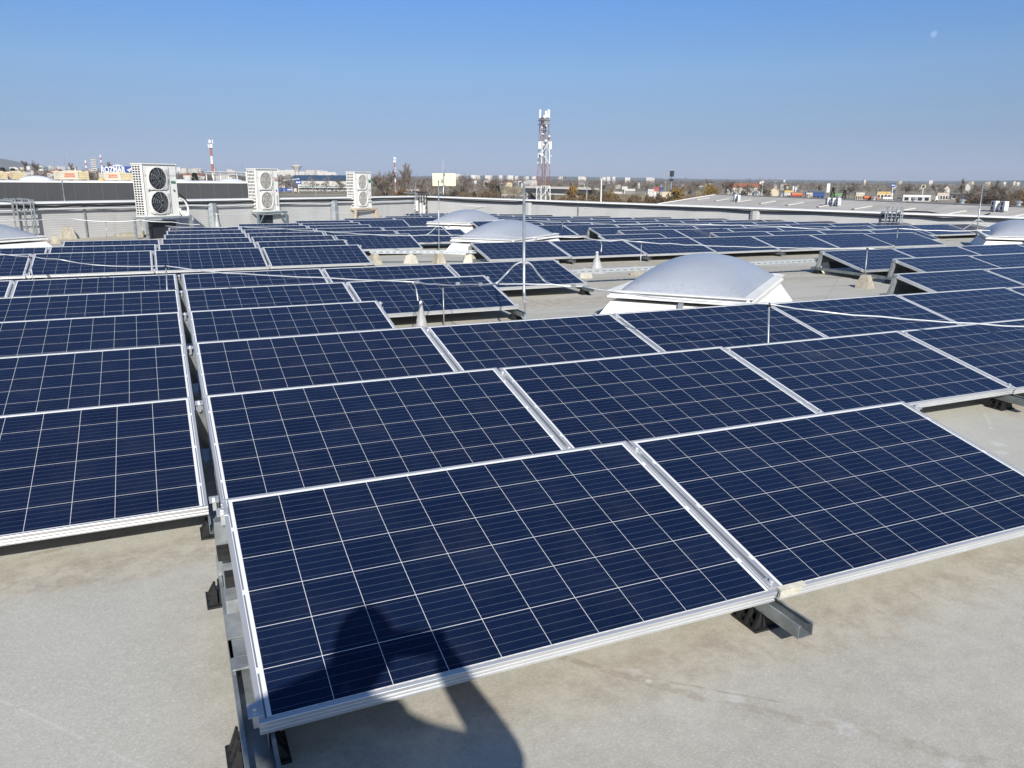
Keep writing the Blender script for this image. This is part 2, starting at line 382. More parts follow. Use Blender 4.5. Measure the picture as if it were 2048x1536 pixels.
def wall_cables(d, nrm, zt, L, label, n, group):
    for k in range(n):
        pts = []; s = 0.3; base = 0.10+0.085*k
        while s < L:
            sag = rng.uniform(-0.012, 0.035); p = K + d*s - nrm*(0.085+0.012*k)
            pts.append((p.x, p.y, zt(s)-base-sag)); s += rng.uniform(0.5, 1.0)
        tag(MB().tube(pts, 0.030 if k != 1 else 0.026, 6).build('wall_cable', [BLACKP, ALWIRE, BLACKP][k], None, True),
            ['black cable strung just below the coping of the ', 'white conduit sagging along the '][k % 2]+label, 'cable', group)
wall_cables(DL, far_n, far_z, 36, 'long grey wall behind the heat pumps', 2, 'cables along the parapets')
wall_cables(DR, rgt_n, rgt_z, 50, 'right hand parapet wall', 1, 'cables along the parapets')
# posts and pipes standing against the walls
def wall_pt(px, d, nrm, off):
    # where the sight line of this column meets the wall, seen from above
    r = ray(px, horizon(px)); A = np.array([[r[0], -d.x], [r[1], -d.y]]); q = K - nrm*off
    s = np.linalg.solve(A, np.array([q.x-CAM[0], q.y-CAM[1]]))
    p = q + d*s[1]; return Vector((p.x, p.y, zr(p.x, p.y))), s[1]
for px, d, nn, zt, wdt, lab, mt in ((160, DL, far_n, far_z, 0.035, 'thin dark joint strip on the grey wall left of the nearest heat pump', GALVD),
        (1158, DR, rgt_n, rgt_z, 0.05, 'dark downpipe on the right wall below the small yellow flashing', GALVD),
        (1507, DR, rgt_n, rgt_z, 0.10, 'dark and pale pilaster on the right wall below the far shed roof', GALVD)):
    p, s = wall_pt(px, d, nn, 0.035)
    m = MB(); m.bar(p, (p.x, p.y, zt(s)-0.06), wdt, 0.03, d)
    tag(m.build('wall_downpipe', mt), lab, 'pipe')
for px, d, nn, zt, lab in ((1515, DR, rgt_n, rgt_z, 'pale sheet metal pilaster beside the dark pipe on the right wall'), (1056, DR, rgt_n, rgt_z, 'white folded membrane patch on the wall just right of the tall rod'),
        (421, DL, far_n, far_z, 'pale ribbed pipe cover on the grey wall between two heat pumps'), (667, DL, far_n, far_z, 'torn silver insulation duct on the wall left of the smallest heat pump')):
    p, s = wall_pt(px, d, nn, 0.09)
    m = MB(); top = zt(s)-0.12
    m.prism([(-0.16, 0), (0.16, 0), (0.16, 0.05), (0.06, 0.12), (-0.06, 0.12), (-0.16, 0.05)], p+nn*0.05, d, -nn, UZ, 0, top-p.z)
    tag(m.build('wall_duct_cover', [WSHEET, WSHEET, GALV][0 if px == 1515 else 1 if px == 1056 else 2]), lab, 'duct cover')

# ------------------------------------------------------------------ solar panels
def frame_mesh():
    m = MB(); lip = 0.012; X, Y, Z = Vector((1,0,0)), Vector((0,1,0)), UZ
    prof = [(lip, 0), (lip, -0.005), (0.006, -0.008), (0.006, -0.036), (0.028, -0.037), (0.028, -0.040), (0.0, -0.040),
            (0.0, -0.034), (0.0045, -0.0332), (0.0045, -0.0255), (0.0, -0.0248), (0.0, -0.0215), (0.0045, -0.0207), (0.0045, -0.013), (0.0, -0.0123), (0.0, -0.001), (0.001, 0)]
    m.prism(prof, (0,0,0), Y, Z, X, 0.0, PW)
    m.prism([(-a, b) for a, b in prof[::-1]], (0, PH, 0), Y, Z, X, 0.0, PW)
    for x0 in (0.0, PW-lip):
        m.bb(x0, x0+lip, lip+0.0002, PH-lip-0.0002, -0.0395, -0.0005)
    return m.mesh('frame', ALU)
def glass_mesh():
    m = MB(); a = 0.0125
    m.v = [(a, a, -0.0032), (PW-a, a, -0.0032), (PW-a, PH-a, -0.0032), (a, PH-a, -0.0032), (a, a, -0.009), (PW-a, a, -0.009), (PW-a, PH-a, -0.009), (a, PH-a, -0.009)]
    m.f = [(0,1,2,3), (7,6,5,4)]
    me = m.mesh('cell_sheet', [CELLS, BACK]); me.polygons[1].material_index = 1; return me
def deflector_mesh():
    m = MB(); a = (PH-0.006, -0.0405); b = (PH+0.028, -0.335); e = 0.004
    for x0, x1 in ((0.02, PW-0.02),):
        vs = [(x, y+d, z) for x in (x0, x1) for (y, z) in (a, b) for d in (0.0, e)]
        m.add(vs, [(0,2,3,1), (4,5,7,6), (0,4,6,2), (1,3,7,5), (0,1,5,4), (2,6,7,3)])
    return m.mesh('rear_sheet', GALVD)
FR, GL, DF = frame_mesh(), glass_mesh(), deflector_mesh()
proto = None
ORD = ['first', 'second', 'third', 'fourth', 'fifth', 'sixth', 'seventh', 'eighth', 'ninth', 'tenth', 'eleventh', 'twelfth']
def panel(x, y, z, label, group, rz=0.0):
    global proto
    if proto is None:
        o = bpy.data.objects.new('solar_panel', None); COL.objects.link(o); o['_local'] = 1; o.empty_display_size = 0.3
        for nm, me in (('frame', FR), ('cell_sheet', GL), ('rear_sheet', DF)): link(nm, me, o)
        del o['_local']; proto = o
    else: o = copy_tree(proto)
    o.location = (x, y, z); o.rotation_euler = (TILT+jit.uniform(-0.003, 0.003), jit.uniform(-0.0015, 0.0015), rz)
    return tag(o, label, 'solar panel', group)
jit = random.Random(11)
def row(x0, y0, i0, n, desc, group, dz=0.0, step=STEP, yslope=0.0, leftgap=0.0, ends=True):
    xs = []
    for k in range(n):
        i = i0+k; x = x0+i*step - (leftgap if i < 0 else 0); y = y0 + i*step*yslope
        z = zpl(x+0.8, y)+dz + jit.uniform(-0.002, 0.002)
        side = ORD[k]+' from the left' if n > 1 else 'standing alone'
        panel(x, y, z, 'blue solar panel, %s in the %s' % (side, desc), group, jit.uniform(-0.0012, 0.0012))
        xs.append(x)
    return xs
def fx(r): return 0.0165*r
def fy(r): return PITCH_Y*r
GF, GA, GC = 'solar panels in the front rows', 'solar panels in the rear left block', 'solar panels in the rear right block'
row(fx(0), fy(0), 0, 2, 'nearest row', GF)
row(fx(1), fy(1), -2, 7, 'second row from the front', GF, leftgap=0.037)
row(fx(2), fy(2), -2, 8, 'third row from the front', GF, leftgap=0.037)
row(fx(3), fy(3), -2, 3, 'fourth row, left of the bare roof', GF, leftgap=0.037)
row(fx(4), fy(4), -2, 4, 'fifth row, left of the tall rod', GF, leftgap=0.037)
row(fx(5), fy(5), -3, 6, 'sixth row, left of the large skylight', GF, leftgap=0.037)
row(fx(3), fy(3), 5, 4, 'fourth row, right of the large skylight', GF, dz=-0.005)
row(fx(4), fy(4), 6, 4, 'fifth row, right of the large skylight', GF)
row(fx(5), fy(5), 6, 5, 'sixth row, right of the large skylight', GF)
AR = [(-3, 5), (-3, 5), (-1, 4), (0, 4), (0, 4), (0, 3), (1, 2), (2, 2), (3, 2), (4, 2), (5, 1)]
for k, (i0, n) in enumerate(AR):
    row(-0.215+0.065*k, 11.28+1.47*k, i0, n, '%s row of the rear left block' % ORD[k], GA, step=1.675)
CR = [(0, 7), (4, 4), (3, 8), (3, 7), (2, 7), (2, 7), (2, 6), (3, 4), (3, 3), (3, 2), (3, 2), (2, 2)]
for k, (i0, n) in enumerate(CR):
    row(5.26+0.012*k, 11.38+1.487*k, i0, n, '%s row of the rear right block' % ORD[k], GC, dz=-0.02, yslope=-0.004)
panel(8.96, 13.0, zpl(9.5, 13)-0.03, 'single blue solar panel standing apart before the cone in the rear right block', GC)

tape = MB(); tape.bb(0.002, 0.11, -0.0022, 0.020, 0.0004, 0.0022); tape.bb(0.002, 0.09, -0.0024, -0.0003, -0.030, 0.0022)
second = [o for o in COL.objects if o.get('label') == 'blue solar panel, second from the left in the nearest row'][0]
tp_ = bpy.data.objects.new('tape_patch', tape.mesh('tape_patch', plain('yellowed_tape', (0.58, 0.55, 0.46), 0.7, 0, 0.2, 30.0))); COL.objects.link(tp_); tp_.parent = second
# mounting rails under the joints between the panels
CT, ST = math.cos(TILT), math.sin(TILT); rfx = random.Random(17)
def rail(x, rows, label, group, y0, y1, detail=True, z0=0.0, skew=0.0, wide=1.0):
    """x: joint centre, rows: low-edge y of each row it carries"""
    zz = lambda yy: zpl(x, yy)+z0
    t = thing('mounting_rail', label, 'mounting rail', (x, y0, zz(y0)-H0), group)
    m = MB(); sx = lambda yy: x + skew*(yy-y0)
    prof = [(-0.03, 0), (0.03, 0), (0.03, 0.045), (0.022, 0.045), (0.022, 0.042), (0.0275, 0.042), (0.0275, 0.0025), (-0.0275, 0.0025), (-0.0275, 0.042), (-0.022, 0.042), (-0.022, 0.045), (-0.03, 0.045)]
    n = len(prof); vs = []
    ys = [y0] + [y for y in np.arange(y0+2.0, y1-0.5, 2.0)] + [y1]
    for yy in ys:
        for a, b in prof: vs.append((sx(yy)+a*wide, yy, zz(yy)-0.095+b))
    fs = [tuple(range(n-1,-1,-1))]
    for i in range(len(ys)-1):
        for k in range(n):
            k2 = (k+1) % n; fs.append((i*n+k, i*n+k2, (i+1)*n+k2, (i+1)*n+k))
    fs.append(tuple((len(ys)-1)*n+k for k in range(n)))
    m.add(vs, fs); m.build('channel', RAILM, t)
    for yr in rows:
        xr = sx(yr)
        hi = Vector((xr, yr+PH*CT-0.045, zz(yr)+PH*ST-0.055)); lo = Vector((xr, yr+PH*CT+0.005, zz(yr)-0.052))
        p = MB(); p.prism([(-0.03, -0.02), (0.03, -0.02), (0.03, 0.02), (0.026, 0.02), (0.026, -0.016), (-0.026, -0.016), (-0.026, 0.02), (-0.03, 0.02)], lo, Vector((1,0,0)), Vector((0,1,0)), (hi-lo).normalized(), 0, (hi-lo).length)
        p.build('support_post', GALV, t)
        if not detail: continue
        for f in (0.012, 0.10):
            fy_ = yr+f*PH*10*0.98 if f > 0.05 else yr+0.085
            m = MB(); zb = zz(fy_)-H0
            m.box((xr, fy_, zb+0.004), (0.13*min(wide, 1.2), 0.125, 0.008)); m.box((xr, fy_, zb+0.033), (0.052*wide, 0.10, 0.0499))
            for sgn in (-1, 1):
                for e in (-0.042, 0.0, 0.042):
                    q = Vector((xr+sgn*(0.0305*wide), fy_+e, zb+0.0082)); lean = rfx.uniform(0.8, 1.15)
                    m.prism([(0, 0), (sgn*0.032, 0), (sgn*0.024, 0.014), (sgn*0.006, 0.056*lean), (0, 0.052*lean)][::sgn], q, Vector((1,0,0)), UZ, Vector((0,1,0)), -0.006, 0.006)
                m.box((xr+sgn*(0.0305*wide+0.012), fy_, zb+0.018), (0.012, 0.09, 0.02))
            m.build('rubber_foot', RUBBER, t)
        for v in (0.045, PH-0.075):
            c = Vector((xr, yr+v*CT, zz(yr)+v*ST)); Yd = Vector((0, CT, ST)); Zd = Vector((0, -ST, CT))
            m = MB(); ax = (Vector((1,0,0)), Yd, Zd)
            m.box(c+Zd*0.002, (0.038, 0.045, 0.003), ax); m.box(c-Zd*0.02, (0.015, 0.042, 0.040), ax)
            m.lathe([(0.008, 0), (0.008, 0.009), (0.004, 0.0095)], c+Zd*0.0053, 6, Zd)
            m.build('clamp', ALU, t)
JX = lambda r, i: fx(r)+i*STEP-(STEP-PW)/2
def frail(i, rows, front=0.13, wide=1.0):
    x = JX(rows[0], i) - (0.0185 if i == 0 and rows[0] > 0 else 0.037 if i < 0 else 0)
    lab = {0: 'galvanised mounting rail under the wide joint on the left'}.get(i)
    return rail(x, [fy(r) for r in rows], None, 'mounting rails of the front rows', fy(rows[0])-front, fy(rows[-1])+PH+0.12, True, 0.0, 0.0111, wide)
NAMES = []
def labelled(lab, *a, **k):
    before = set(o.name for o in COL.objects if o.name.startswith('mounting_rail'))
    frail(*a, **k)
    for o in COL.objects:
        if o.name.startswith('mounting_rail') and o.name not in before: o['label'] = lab
labelled('galvanised rail on black feet at the left end of the nearest row', 0, [0], front=0.16, wide=1.35)
labelled('galvanised rail jutting out between the two nearest panels', 1, [0, 1, 2])
labelled('galvanised rail at the right end of the nearest row', 2, [0], front=0.13)
labelled('galvanised rail in the dark joint behind the left end of the nearest row', 0, [1, 2, 3, 4, 5], front=0.06)
labelled('galvanised rail under the next joint left of the dark joint', -1, [1, 2, 3, 4, 5])
labelled('galvanised rail under the second joint of the second and third rows', 2, [1, 2])
labelled('galvanised rail ending beyond the nearest row at the right picture edge', 3, [1, 2])
labelled('galvanised rail right of the bare roof patch under the second row', 4, [1, 2])
labelled('galvanised rail at the open right end of the fourth row', 1, [3, 4, 5])
labelled('galvanised rail end jutting out beside the tall rod', 2, [4, 5])
labelled('galvanised rail end jutting out at the left of the large skylight', 3, [5])
labelled('galvanised frame under the open left end of the fourth row right of the skylight', 5, [2, 3], front=-1.0)
labelled('galvanised frame under the open left end of the fifth row right of the skylight', 6, [3, 4, 5], front=0.0)
labelled('galvanised rail under the first joint of the rows right of the skylight', 7, [3, 4, 5])
labelled('galvanised rail under the second joint of the rows right of the skylight', 8, [3, 4, 5])
for i in range(-2, 3):
    ks = [k for k, (a, n) in enumerate(AR) if a <= i <= a+n and k < 6]
    rail(-0.215+i*1.675-0.015, [11.28+1.47*k for k in ks[:2]], 'galvanised rail under joint %s of the rear left block' % ['one','two','three','four','five'][i+2],
         'mounting rails of the rear left block', 11.28+1.47*ks[0]-0.1, 11.28+1.47*ks[-1]+1.1, True, 0.0, 0.044)
for i in range(0, 8):
    rail(5.26+i*STEP-0.014, [11.38-0.0067*i], 'galvanised rail under the %s joint along the front rear right row' % ORD[i],
         'mounting rails of the rear right block', 11.38-0.12-0.0067*i, 12.6, True, -0.02)
for i, k, lab in ((4, 1, 'galvanised post frame holding the open end behind the cone'), (3, 2, 'galvanised post frame at the open left end of the third rear right row'), (3, 3, 'galvanised post frame at the open left end of the fourth rear right row'),
                  (4, 6, 'galvanised post frame at the open end of the seventh rear right row')):
    rail(5.26+i*STEP+0.03, [11.38+1.487*k], lab, 'mounting rails of the rear right block', 11.38+1.487*k-0.1, 11.38+1.487*k+1.1, True, -0.02)
# bent plates and slotted deflector visible in the left end of the nearest row
def end_plates():
    x = JX(0, 0)-0.002
    t = thing('bracket_plate', 'stack of bent galvanised plates beside the left frame of the nearest panel', 'bracket', (x, 0.5, -0.1))
    m = MB()
    m.box((x+0.012, 0.56, -0.035), (0.085, 0.11, 0.004), (Vector((1,0,0)), Vector((0, .97, .22)), Vector((0, -.22, .97))))
    m.box((x+0.012, 0.455, -0.052), (0.085, 0.10, 0.004)); m.box((x+0.012, 0.36, -0.045), (0.085, 0.06, 0.006))
    m.build('deflector_plate', GALV, t)
    m = MB(); m.box((x+0.015, 0.70, -0.02), (0.07, 0.10, 0.05)); m.box((x+0.015, 0.82, 0.0), (0.06, 0.06, 0.06)); m.build('bent_bracket', GALV, t)
    for k in range(3): MB().box((x+0.012, 0.88+0.022*k, 0.05+0.01*k), (0.075, 0.012, 0.02)).build('black_spacer', RUBBER, t)
    MB().box((x+0.012, 0.76, 0.01), (0.05, 0.05, 0.07)).build('black_spacer', RUBBER, t)
    m = MB(); m.bar((x+0.028, 0.02, -0.07), (x+0.028, 0.33, -0.07), 0.004, 0.05); 
    for k in range(6): m.box((x+0.02, 0.06+0.045*k, -0.050), (0.018, 0.006, 0.004))
    m.build('slotted_strip', GALVD, t)
end_plates()

# ------------------------------------------------------------------ skylights
def mat_dome():
    t = NT('opal_acrylic'); p = t.coord()
    c = t.mix(t.ramp(t.noise(p, 1.2, 4), 0.35, 0.7), (0.335, 0.365, 0.415), (0.37, 0.40, 0.45))
    z = t.sep(t.pos())[2]
    d = t.math('MULTIPLY', t.ramp(z, 0.22, 0.34, 1.0, 0.0), t.ramp(t.noise(p, 26.0, 5, 0.8), 0.45, 0.7, 0.0, 0.5))
    c = t.mix(d, c, (0.22, 0.21, 0.19))
    t.set(Base_Color=c, Roughness=0.30); t.b.inputs['Specular IOR Level'].default_value = 0.3; return t.m
DOME = mat_dome()
def mat_curb():
    t = NT('white_curb'); p = t.coord()
    c = t.mix(t.ramp(t.noise(p, 5.0, 6, 0.7), 0.35, 0.7), (0.80, 0.80, 0.77), (0.72, 0.71, 0.67))
    s = t.noise(t.scale(p, 14, 14, 2), 1.0, 5, 0.7)
    c = t.mix(t.ramp(s, 0.58, 0.75, 0, 0.30), c, (0.42, 0.38, 0.32))
    t.set(Base_Color=c, Roughness=0.55); return t.m
CURB = mat_curb()
def skylight(c, label, A=1.5, B=2.5, h=0.33, rise=0.36, X=E1, Y=E2):
    c = Vector((c[0], c[1], zr(c[0], c[1])))
    t = thing('dome_skylight', label, 'skylight', c, 'dome skylights on the roof')
    m = MB().frustum(c, X, Y, A+0.32, B+0.32, A-0.035, B-0.035, h-0.06, -0.05); m.build('curb', CURB, t)
    m = MB(); m.frustum(c, X, Y, A+0.02, B+0.02, A+0.02, B+0.02, 0.022, h-0.065); m.frustum(c, X, Y, A-0.01, B-0.01, A-0.05, B-0.05, 0.042, h-0.044)
    for s in (-1, 1):
        m.box(c+X*s*(A/2-0.03)+UZ*(h+0.004), (0.10, B-0.06, 0.012), (X, Y, UZ)); m.box(c+Y*s*(B/2-0.03)+UZ*(h+0.0065), (A-0.06, 0.10, 0.012), (X, Y, UZ))
    m.build('rim', CURB, t)
    m = MB(); m.box(c-Y*(B/2+0.02)+X*0.05+UZ*(h-0.10), (0.05, 0.04, 0.05), (X, Y, UZ)); m.build('latch', GALV, t)
    m = MB(); n = 28; a, b = A-0.16, B-0.16
    for i in range(n+1):
        for j in range(n+1):
            u, v = -1+2*i/n, -1+2*j/n
            z = rise*(max(0, (1-u*u))**0.60)*(max(0, (1-v*v))**0.60)
            p = c + X*u*a/2 + Y*v*b/2 + UZ*(h-0.004+z); m.v.append(tuple(p))
    for i in range(n):
        for j in range(n):
            q = i*(n+1)+j; m.f.append((q, q+n+1, q+n+2, q+1))
    m.build('dome', DOME, t, True)
def sky_at(px, py, dl, lab, **k):           # pixel of the rim corner L (low along E1, low along E2), rest from the axes
    p = on_roof(px, py, 0.33); skylight(p + E1*dl[0] + E2*dl[1], lab, **k)
skylight((5.72, 5.82), 'large white dome skylight on the bare roof in the middle', rise=0.335)
skylight((7.05, 14.7), 'white dome skylight behind the tall rod, middle one of the receding three')
skylight((8.98, 22.4), 'small far white dome skylight below the cream antenna panel')
pR = on_roof(1973, 472, 0.33); skylight(pR + E1*0.75 + E2*1.25, 'white dome skylight cut off by the right picture edge')
pL = on_roof(94, 473, 0.33); skylight(pL - E1*0.75 - E2*1.25, 'white dome skylight cut off by the left picture edge')

# ------------------------------------------------------------------ rods, conductors and concrete feet
def mat_conc():
    t = NT('old_concrete'); p = t.coord()
    c = t.mix(t.ramp(t.noise(p, 9.0, 6, 0.75), 0.35, 0.65), (0.31, 0.275, 0.205), (0.45, 0.415, 0.34))
    c = t.mix(t.ramp(t.noise(p, 34.0, 4, 0.8), 0.52, 0.72, 0, 0.7), c, (0.20, 0.16, 0.11))
    t.set(Base_Color=c, Roughness=0.9); t.bump(t.noise(p, 40.0, 4), 0.5, 0.01); return t.m
CONC = mat_conc()
CONCW = plain('pale_concrete', (0.58, 0.55, 0.46), 0.85, 0, 0.18, 9.0)
def concrete_foot(px, py, label, s=1.0, mat=None, world=None, rz=0.3):
    c = world or on_roof(px, py); c = Vector((c.x, c.y, zr(c.x, c.y)))
    X = Vector((math.cos(rz), math.sin(rz), 0)); Y = Vector((-math.sin(rz), math.cos(rz), 0))
    m = MB(); a0, a1, h = 0.20*s, 0.11*s, 0.185*s
    m.frustum(c, X, Y, a0, a0, a0*0.99, a0*0.99, 0.012*s); m.frustum(c, X, Y, a0*0.985, a0*0.985, a1, a1, h-0.02*s, 0.0122*s); m.frustum(c, X, Y, a1*0.99, a1*0.99, a1*0.86, a1*0.86, 0.012*s, h-0.0075*s)
    return tag(m.build('concrete_foot', mat or CONC), label, 'concrete foot', 'concrete feet on the roof'), c+UZ*h
FEET = {}
for key, px, py, lab, s, mt, rz in (
        ('t1', 750, 529, 'stained concrete foot beside the right corner of the rear left block', 1.0, CONC, 0.35),
        ('t2', 822, 527, 'pale concrete foot under the perforated tray, left of the stained one', 1.0, CONCW, 0.55),
        ('t3', 878, 527, 'stained grey concrete foot under the thin rod on the perforated tray', 1.0, CONC, 0.2),
        ('t4', 940, 526, 'pale concrete foot under the right end of the short perforated tray', 1.0, CONCW, 0.75),
        ('t5', 1648, 546, 'pale concrete foot under the right end of the long perforated tray', 1.0, CONCW, 0.9),
        ('t6', 1729, 576, 'rough speckled concrete foot carrying a thin rod right of the large skylight', 1.0, CONC, 0.3),
        ('t7', 1274, 551, 'mossy low concrete foot behind the large skylight', 0.85, CONC, 0.5),
        ('t8', 138, 478, 'big flared concrete foot at the base of the left rod', 1.7, CONC, 0.3),
        ('t9', 112, 487, 'small broken concrete foot by the left skylight', 1.1, CONC, 0.1),
        ('t10', 288, 474, 'small concrete foot behind the nearest heat pump stand', 0.9, CONC, 0.4),
        ('t11', 1172, 556, 'white concrete foot behind the corner of the fifth row', 0.8, CONCW, 0.6),
        ('t12', 1172, 426, 'yellowish concrete foot by the right wall', 1.1, CONCW, 0.6),
        ('t13', 1000, 523, 'flat pale concrete foot below the left panel of the rear right block', 0.7, CONCW, 0.1),
        ('t14', 1127, 476, 'flat pale concrete foot right of the middle dome', 0.8, CONCW, 0.2)):
    FEET[key] = concrete_foot(px, py, lab, s, mt, None, rz)[1]
def rod(base, top, r, label, parts=(), name='lightning_rod', mat=GALV, group='thin rods on the roof'):
    t = thing(name, label, 'rod', base, group)
    base, top = Vector(base), Vector(top)
    MB().tube([base, top], r, 8).build('shaft', mat, t, True)
    m = MB(); m.lathe([(0.012, -0.015), (0.018, -0.008), (0.018, 0.008), (0.008, 0.02)], top-UZ*0.01, 8); m.build('clip', BLACKP, t)
    return t
def wire(pts, r, label, group='lightning conductors', seed=1, sag=0.012, name='conductor_wire', cat='wire', mat=None):
    rg = random.Random(seed); out = []
    for a, b in zip(pts[:-1], pts[1:]):
        a, b = Vector(a), Vector(b); n = max(2, int((b-a).length/0.22)); ph = rg.uniform(0, 6)
        for k in range(n):
            f = k/n; out.append(a.lerp(b, f) + UZ*(-sag*4*f*(1-f) + (math.sin(ph+f*9)*0.004 if 0 < k else 0)))
    out.append(Vector(pts[-1]))
    return tag(MB().tube(out, r, 6).build(name, mat or ALWIRE, None, True), label, cat, group)
# first conductor: across the front field, over rods
def rod_px(bpx, tpx, r, lab, world=None, **k):
    b = world or on_roof(*bpx); t = above(*tpx, b); rod(b, t, r, lab, **k); return t
tp = {}
tp['a'] = rod_px((66, 580), (60, 513), 0.007, 'thin rod rising over the left joint of the sixth row', Vector(on_roof(68, 582)))
tp['b'] = rod_px((338, 580), (332, 532), 0.007, 'thin rod standing before the sixth row, near the wide joint', Vector((-0.11, 7.2, zr(-0.11, 7.2))))
tp['c'] = rod_px((888, 653), (886, 570), 0.007, 'thin rod on the bare roof between cone and tall rod')
tp['d'] = rod_px((1536, 700), (1538, 608), 0.0075, 'thin rod carrying the wire in front of the large skylight', Vector((4.04, 2.76, zr(4.04, 2.76))))
depth = lambda v: float((np.array(v)-CAM)@FW)
dm = (Vector((2.67, 4.2, -0.13)))
W1 = [P(-120, 500, depth(tp['a'])+0.8), P(0, 508, depth(tp['a'])+0.2), tp['a'], P(125, 520, 8.4), P(190, 530, 8.8), P(260, 533, 8.6), tp['b'], P(420, 543, 8.0), P(520, 550, 7.6), P(640, 555, 7.25), P(760, 561, 6.95), P(828, 564, 6.75), tp['c'], P(980, 568, 6.5), P(1047, 568, 6.35), P(1105, 569, 6.3), P(1165, 573, 6.3)]
wire(W1, 0.0062, 'aluminium wire running from the left edge past the cone to the tall rod', seed=2, sag=0.004)
W2 = [P(1165, 573, 6.3), P(1225, 583, 6.15), P(1300, 594, 5.9), P(1400, 602, 5.75), P(1480, 606, 5.7), tp['d'], P(1650, 624, 5.75), P(1760, 633, 5.85), P(1850, 641, 5.95), P(1950, 647, 6.05), P(2120, 657, 6.2)]
wire(W2, 0.0062, 'aluminium wire crossing before the large skylight to the right edge', seed=3, sag=0.003)
m = MB()
for (px, py, dd) in ((833, 564, 6.75), (915, 567, 6.6), (960, 568, 6.53), (1147, 572, 6.3)):
    m.box(P(px, py, dd), (0.035, 0.03, 0.022))
tag(m.build('wire_clamp', GALV), 'row of small square clamps gripping the wire beside the tall rod', 'clamp')
# tall rod with wire loop
tall_b = Vector((2.72, 4.32, zr(2.7, 4.3)))
tt = thing('lightning_rod', 'tall galvanised lightning rod in the middle of the roof with looped wire', 'rod', tall_b, 'thin rods on the roof')
t0, t1, t2 = above(1050, 606, tall_b), above(1048, 585, tall_b), above(1048, 367, tall_b)
MB().tube([tall_b, t0], 0.0085, 8).build('lower_shaft', GALV, tt, True)
MB().tube([above(1049.5, 596, tall_b), t1, t2], [0.013, 0.0135, 0.0115], 10).build('upper_shaft', GALV, tt, True)
m = MB(); 
for yy in (595, 603): m.lathe([(0.012, -0.012), (0.022, -0.008), (0.022, 0.008), (0.012, 0.012)], above(1049.5, yy, tall_b), 10)
m.box(above(1049, 525, tall_b), (0.04, 0.03, 0.025)); m.build('clamp', STEELB, tt)
td = depth(t1)
def arc(pts, lab, r=0.006, seed=1, mat=None):
    # smooth curve through the given points
    P_ = [Vector(p) for p in pts]; out = []
    for i in range(len(P_)-1):
        a, b, c, d = P_[max(i-1, 0)], P_[i], P_[i+1], P_[min(i+2, len(P_)-1)]
        for k in range(6):
            s = k/6; out.append(0.5*((2*b)+(c-a)*s+(2*a-5*b+4*c-d)*s*s+(3*b-a-3*c+d)*s**3))
    out.append(P_[-1])
    return tag(MB().tube(out, r, 6).build('hose' if mat else 'conductor_wire', mat or ALWIRE, None, True), lab, 'hose' if mat else 'wire', None if mat else 'lightning conductors')
e0 = depth(tall_b)
arc([P(985, 569, 6.48), P(996, 564, 6.35), P(1012, 548, e0+0.1), P(1030, 530, e0+0.03), P(1047, 524, e0), P(1062, 529, e0+0.03), P(1076, 548, e0+0.2), P(1090, 563, e0+0.35), P(1104, 569, 6.3)], 'arched wire loop clipped to the tall rod', 0.0075)
# further rods
rg = random.Random(5)
def rodp(b, t, r, lab, z=0.0): return rod_px(b, t, r, lab)
tp['e'] = rodp((740, 503), (740, 469), 0.007, 'thin rod at the left end of the short perforated tray')
tp['f'] = rodp((1072, 521), (1072, 476), 0.008, 'thin rod on a flat foot before the left panel of the rear right block')
tp['g'] = rodp((1280, 548), (1283, 484), 0.008, 'thin rod on the mossy foot behind the large skylight')
tp['h'] = rodp((1729, 560), (1735, 497), 0.009, 'thin rod on the speckled foot right of the large skylight')
tp['i'] = rodp((1125, 478), (1125, 443), 0.009, 'thin rod on the flat foot right of the middle dome')
tp['j'] = rodp((1316, 478), (1320, 447), 0.009, 'thin rod among the rear right panels, nearest the cone')
tp['k'] = rodp((1412, 476), (1413, 449), 0.009, 'thin rod among the rear right panels, right of the small cone')
tp['l'] = rodp((1791, 499), (1796, 457), 0.010, 'thin rod at the low edge of the rear right block')
tp['m'] = rodp((563, 484), (561, 456), 0.008, 'thin rod among the rear left panels near the middle heat pump')
tp['n'] = rodp((956, 455), (956, 439), 0.009, 'thin rod beside the far skylight')
tp['o'] = rodp((762, 455), (761, 432), 0.009, 'thin rod among the far panels right of the smallest heat pump')
def mast(bpx, tpx, r, lab, loop=None, foot=None):
    b = on_roof(*bpx); t = above(*tpx, b); o = rod(b, t, r, lab); return b, t
b1, t1_ = mast((878, 503), (877, 362), 0.013, 'tall rod on the short perforated tray with looped wire')
b2, t2_ = mast((829, 455), (831, 362), 0.014, 'tall far rod left of the antenna tripod')
b3, t3_ = mast((1951, 487), (1966, 366), 0.016, 'tall leaning rod at the right beside the cut off skylight')
b4, t4_ = mast((138, 470), (124, 362), 0.012, 'tall leaning rod on the flared foot at the left')
b5, t5_ = mast((1173, 424), (1174, 362), 0.02, 'tall far rod by the right wall on the yellowish foot')
for (b, cx, cy, wd, hh, lab) in ((b1, 878, 453, 27, 18, 'arched wire loop clipped to the rod on the short tray'), (b2, 830, 417, 17, 18, 'arched wire loop clipped to the far rod by the tripod'), (b3, 1957, 440, 30, 18, 'arched wire loop on the leaning right rod')):
    dd = depth(b)
    arc([P(cx-wd, cy+hh, dd+0.2), P(cx-wd*0.55, cy+hh*0.55, dd+0.1), P(cx-wd*0.2, cy+1, dd), P(cx, cy, dd), P(cx+wd*0.2, cy+1, dd), P(cx+wd*0.55, cy+hh*0.55, dd+0.1), P(cx+wd, cy+hh*(1.1 if cx < 1900 else 1.2), dd+0.2)], lab, 0.010)
def wpx(pts, lab, r, seed, sag=0.01, mat=None): return wire([P(*p) for p in pts], r, lab, seed=seed, sag=sag, mat=mat)
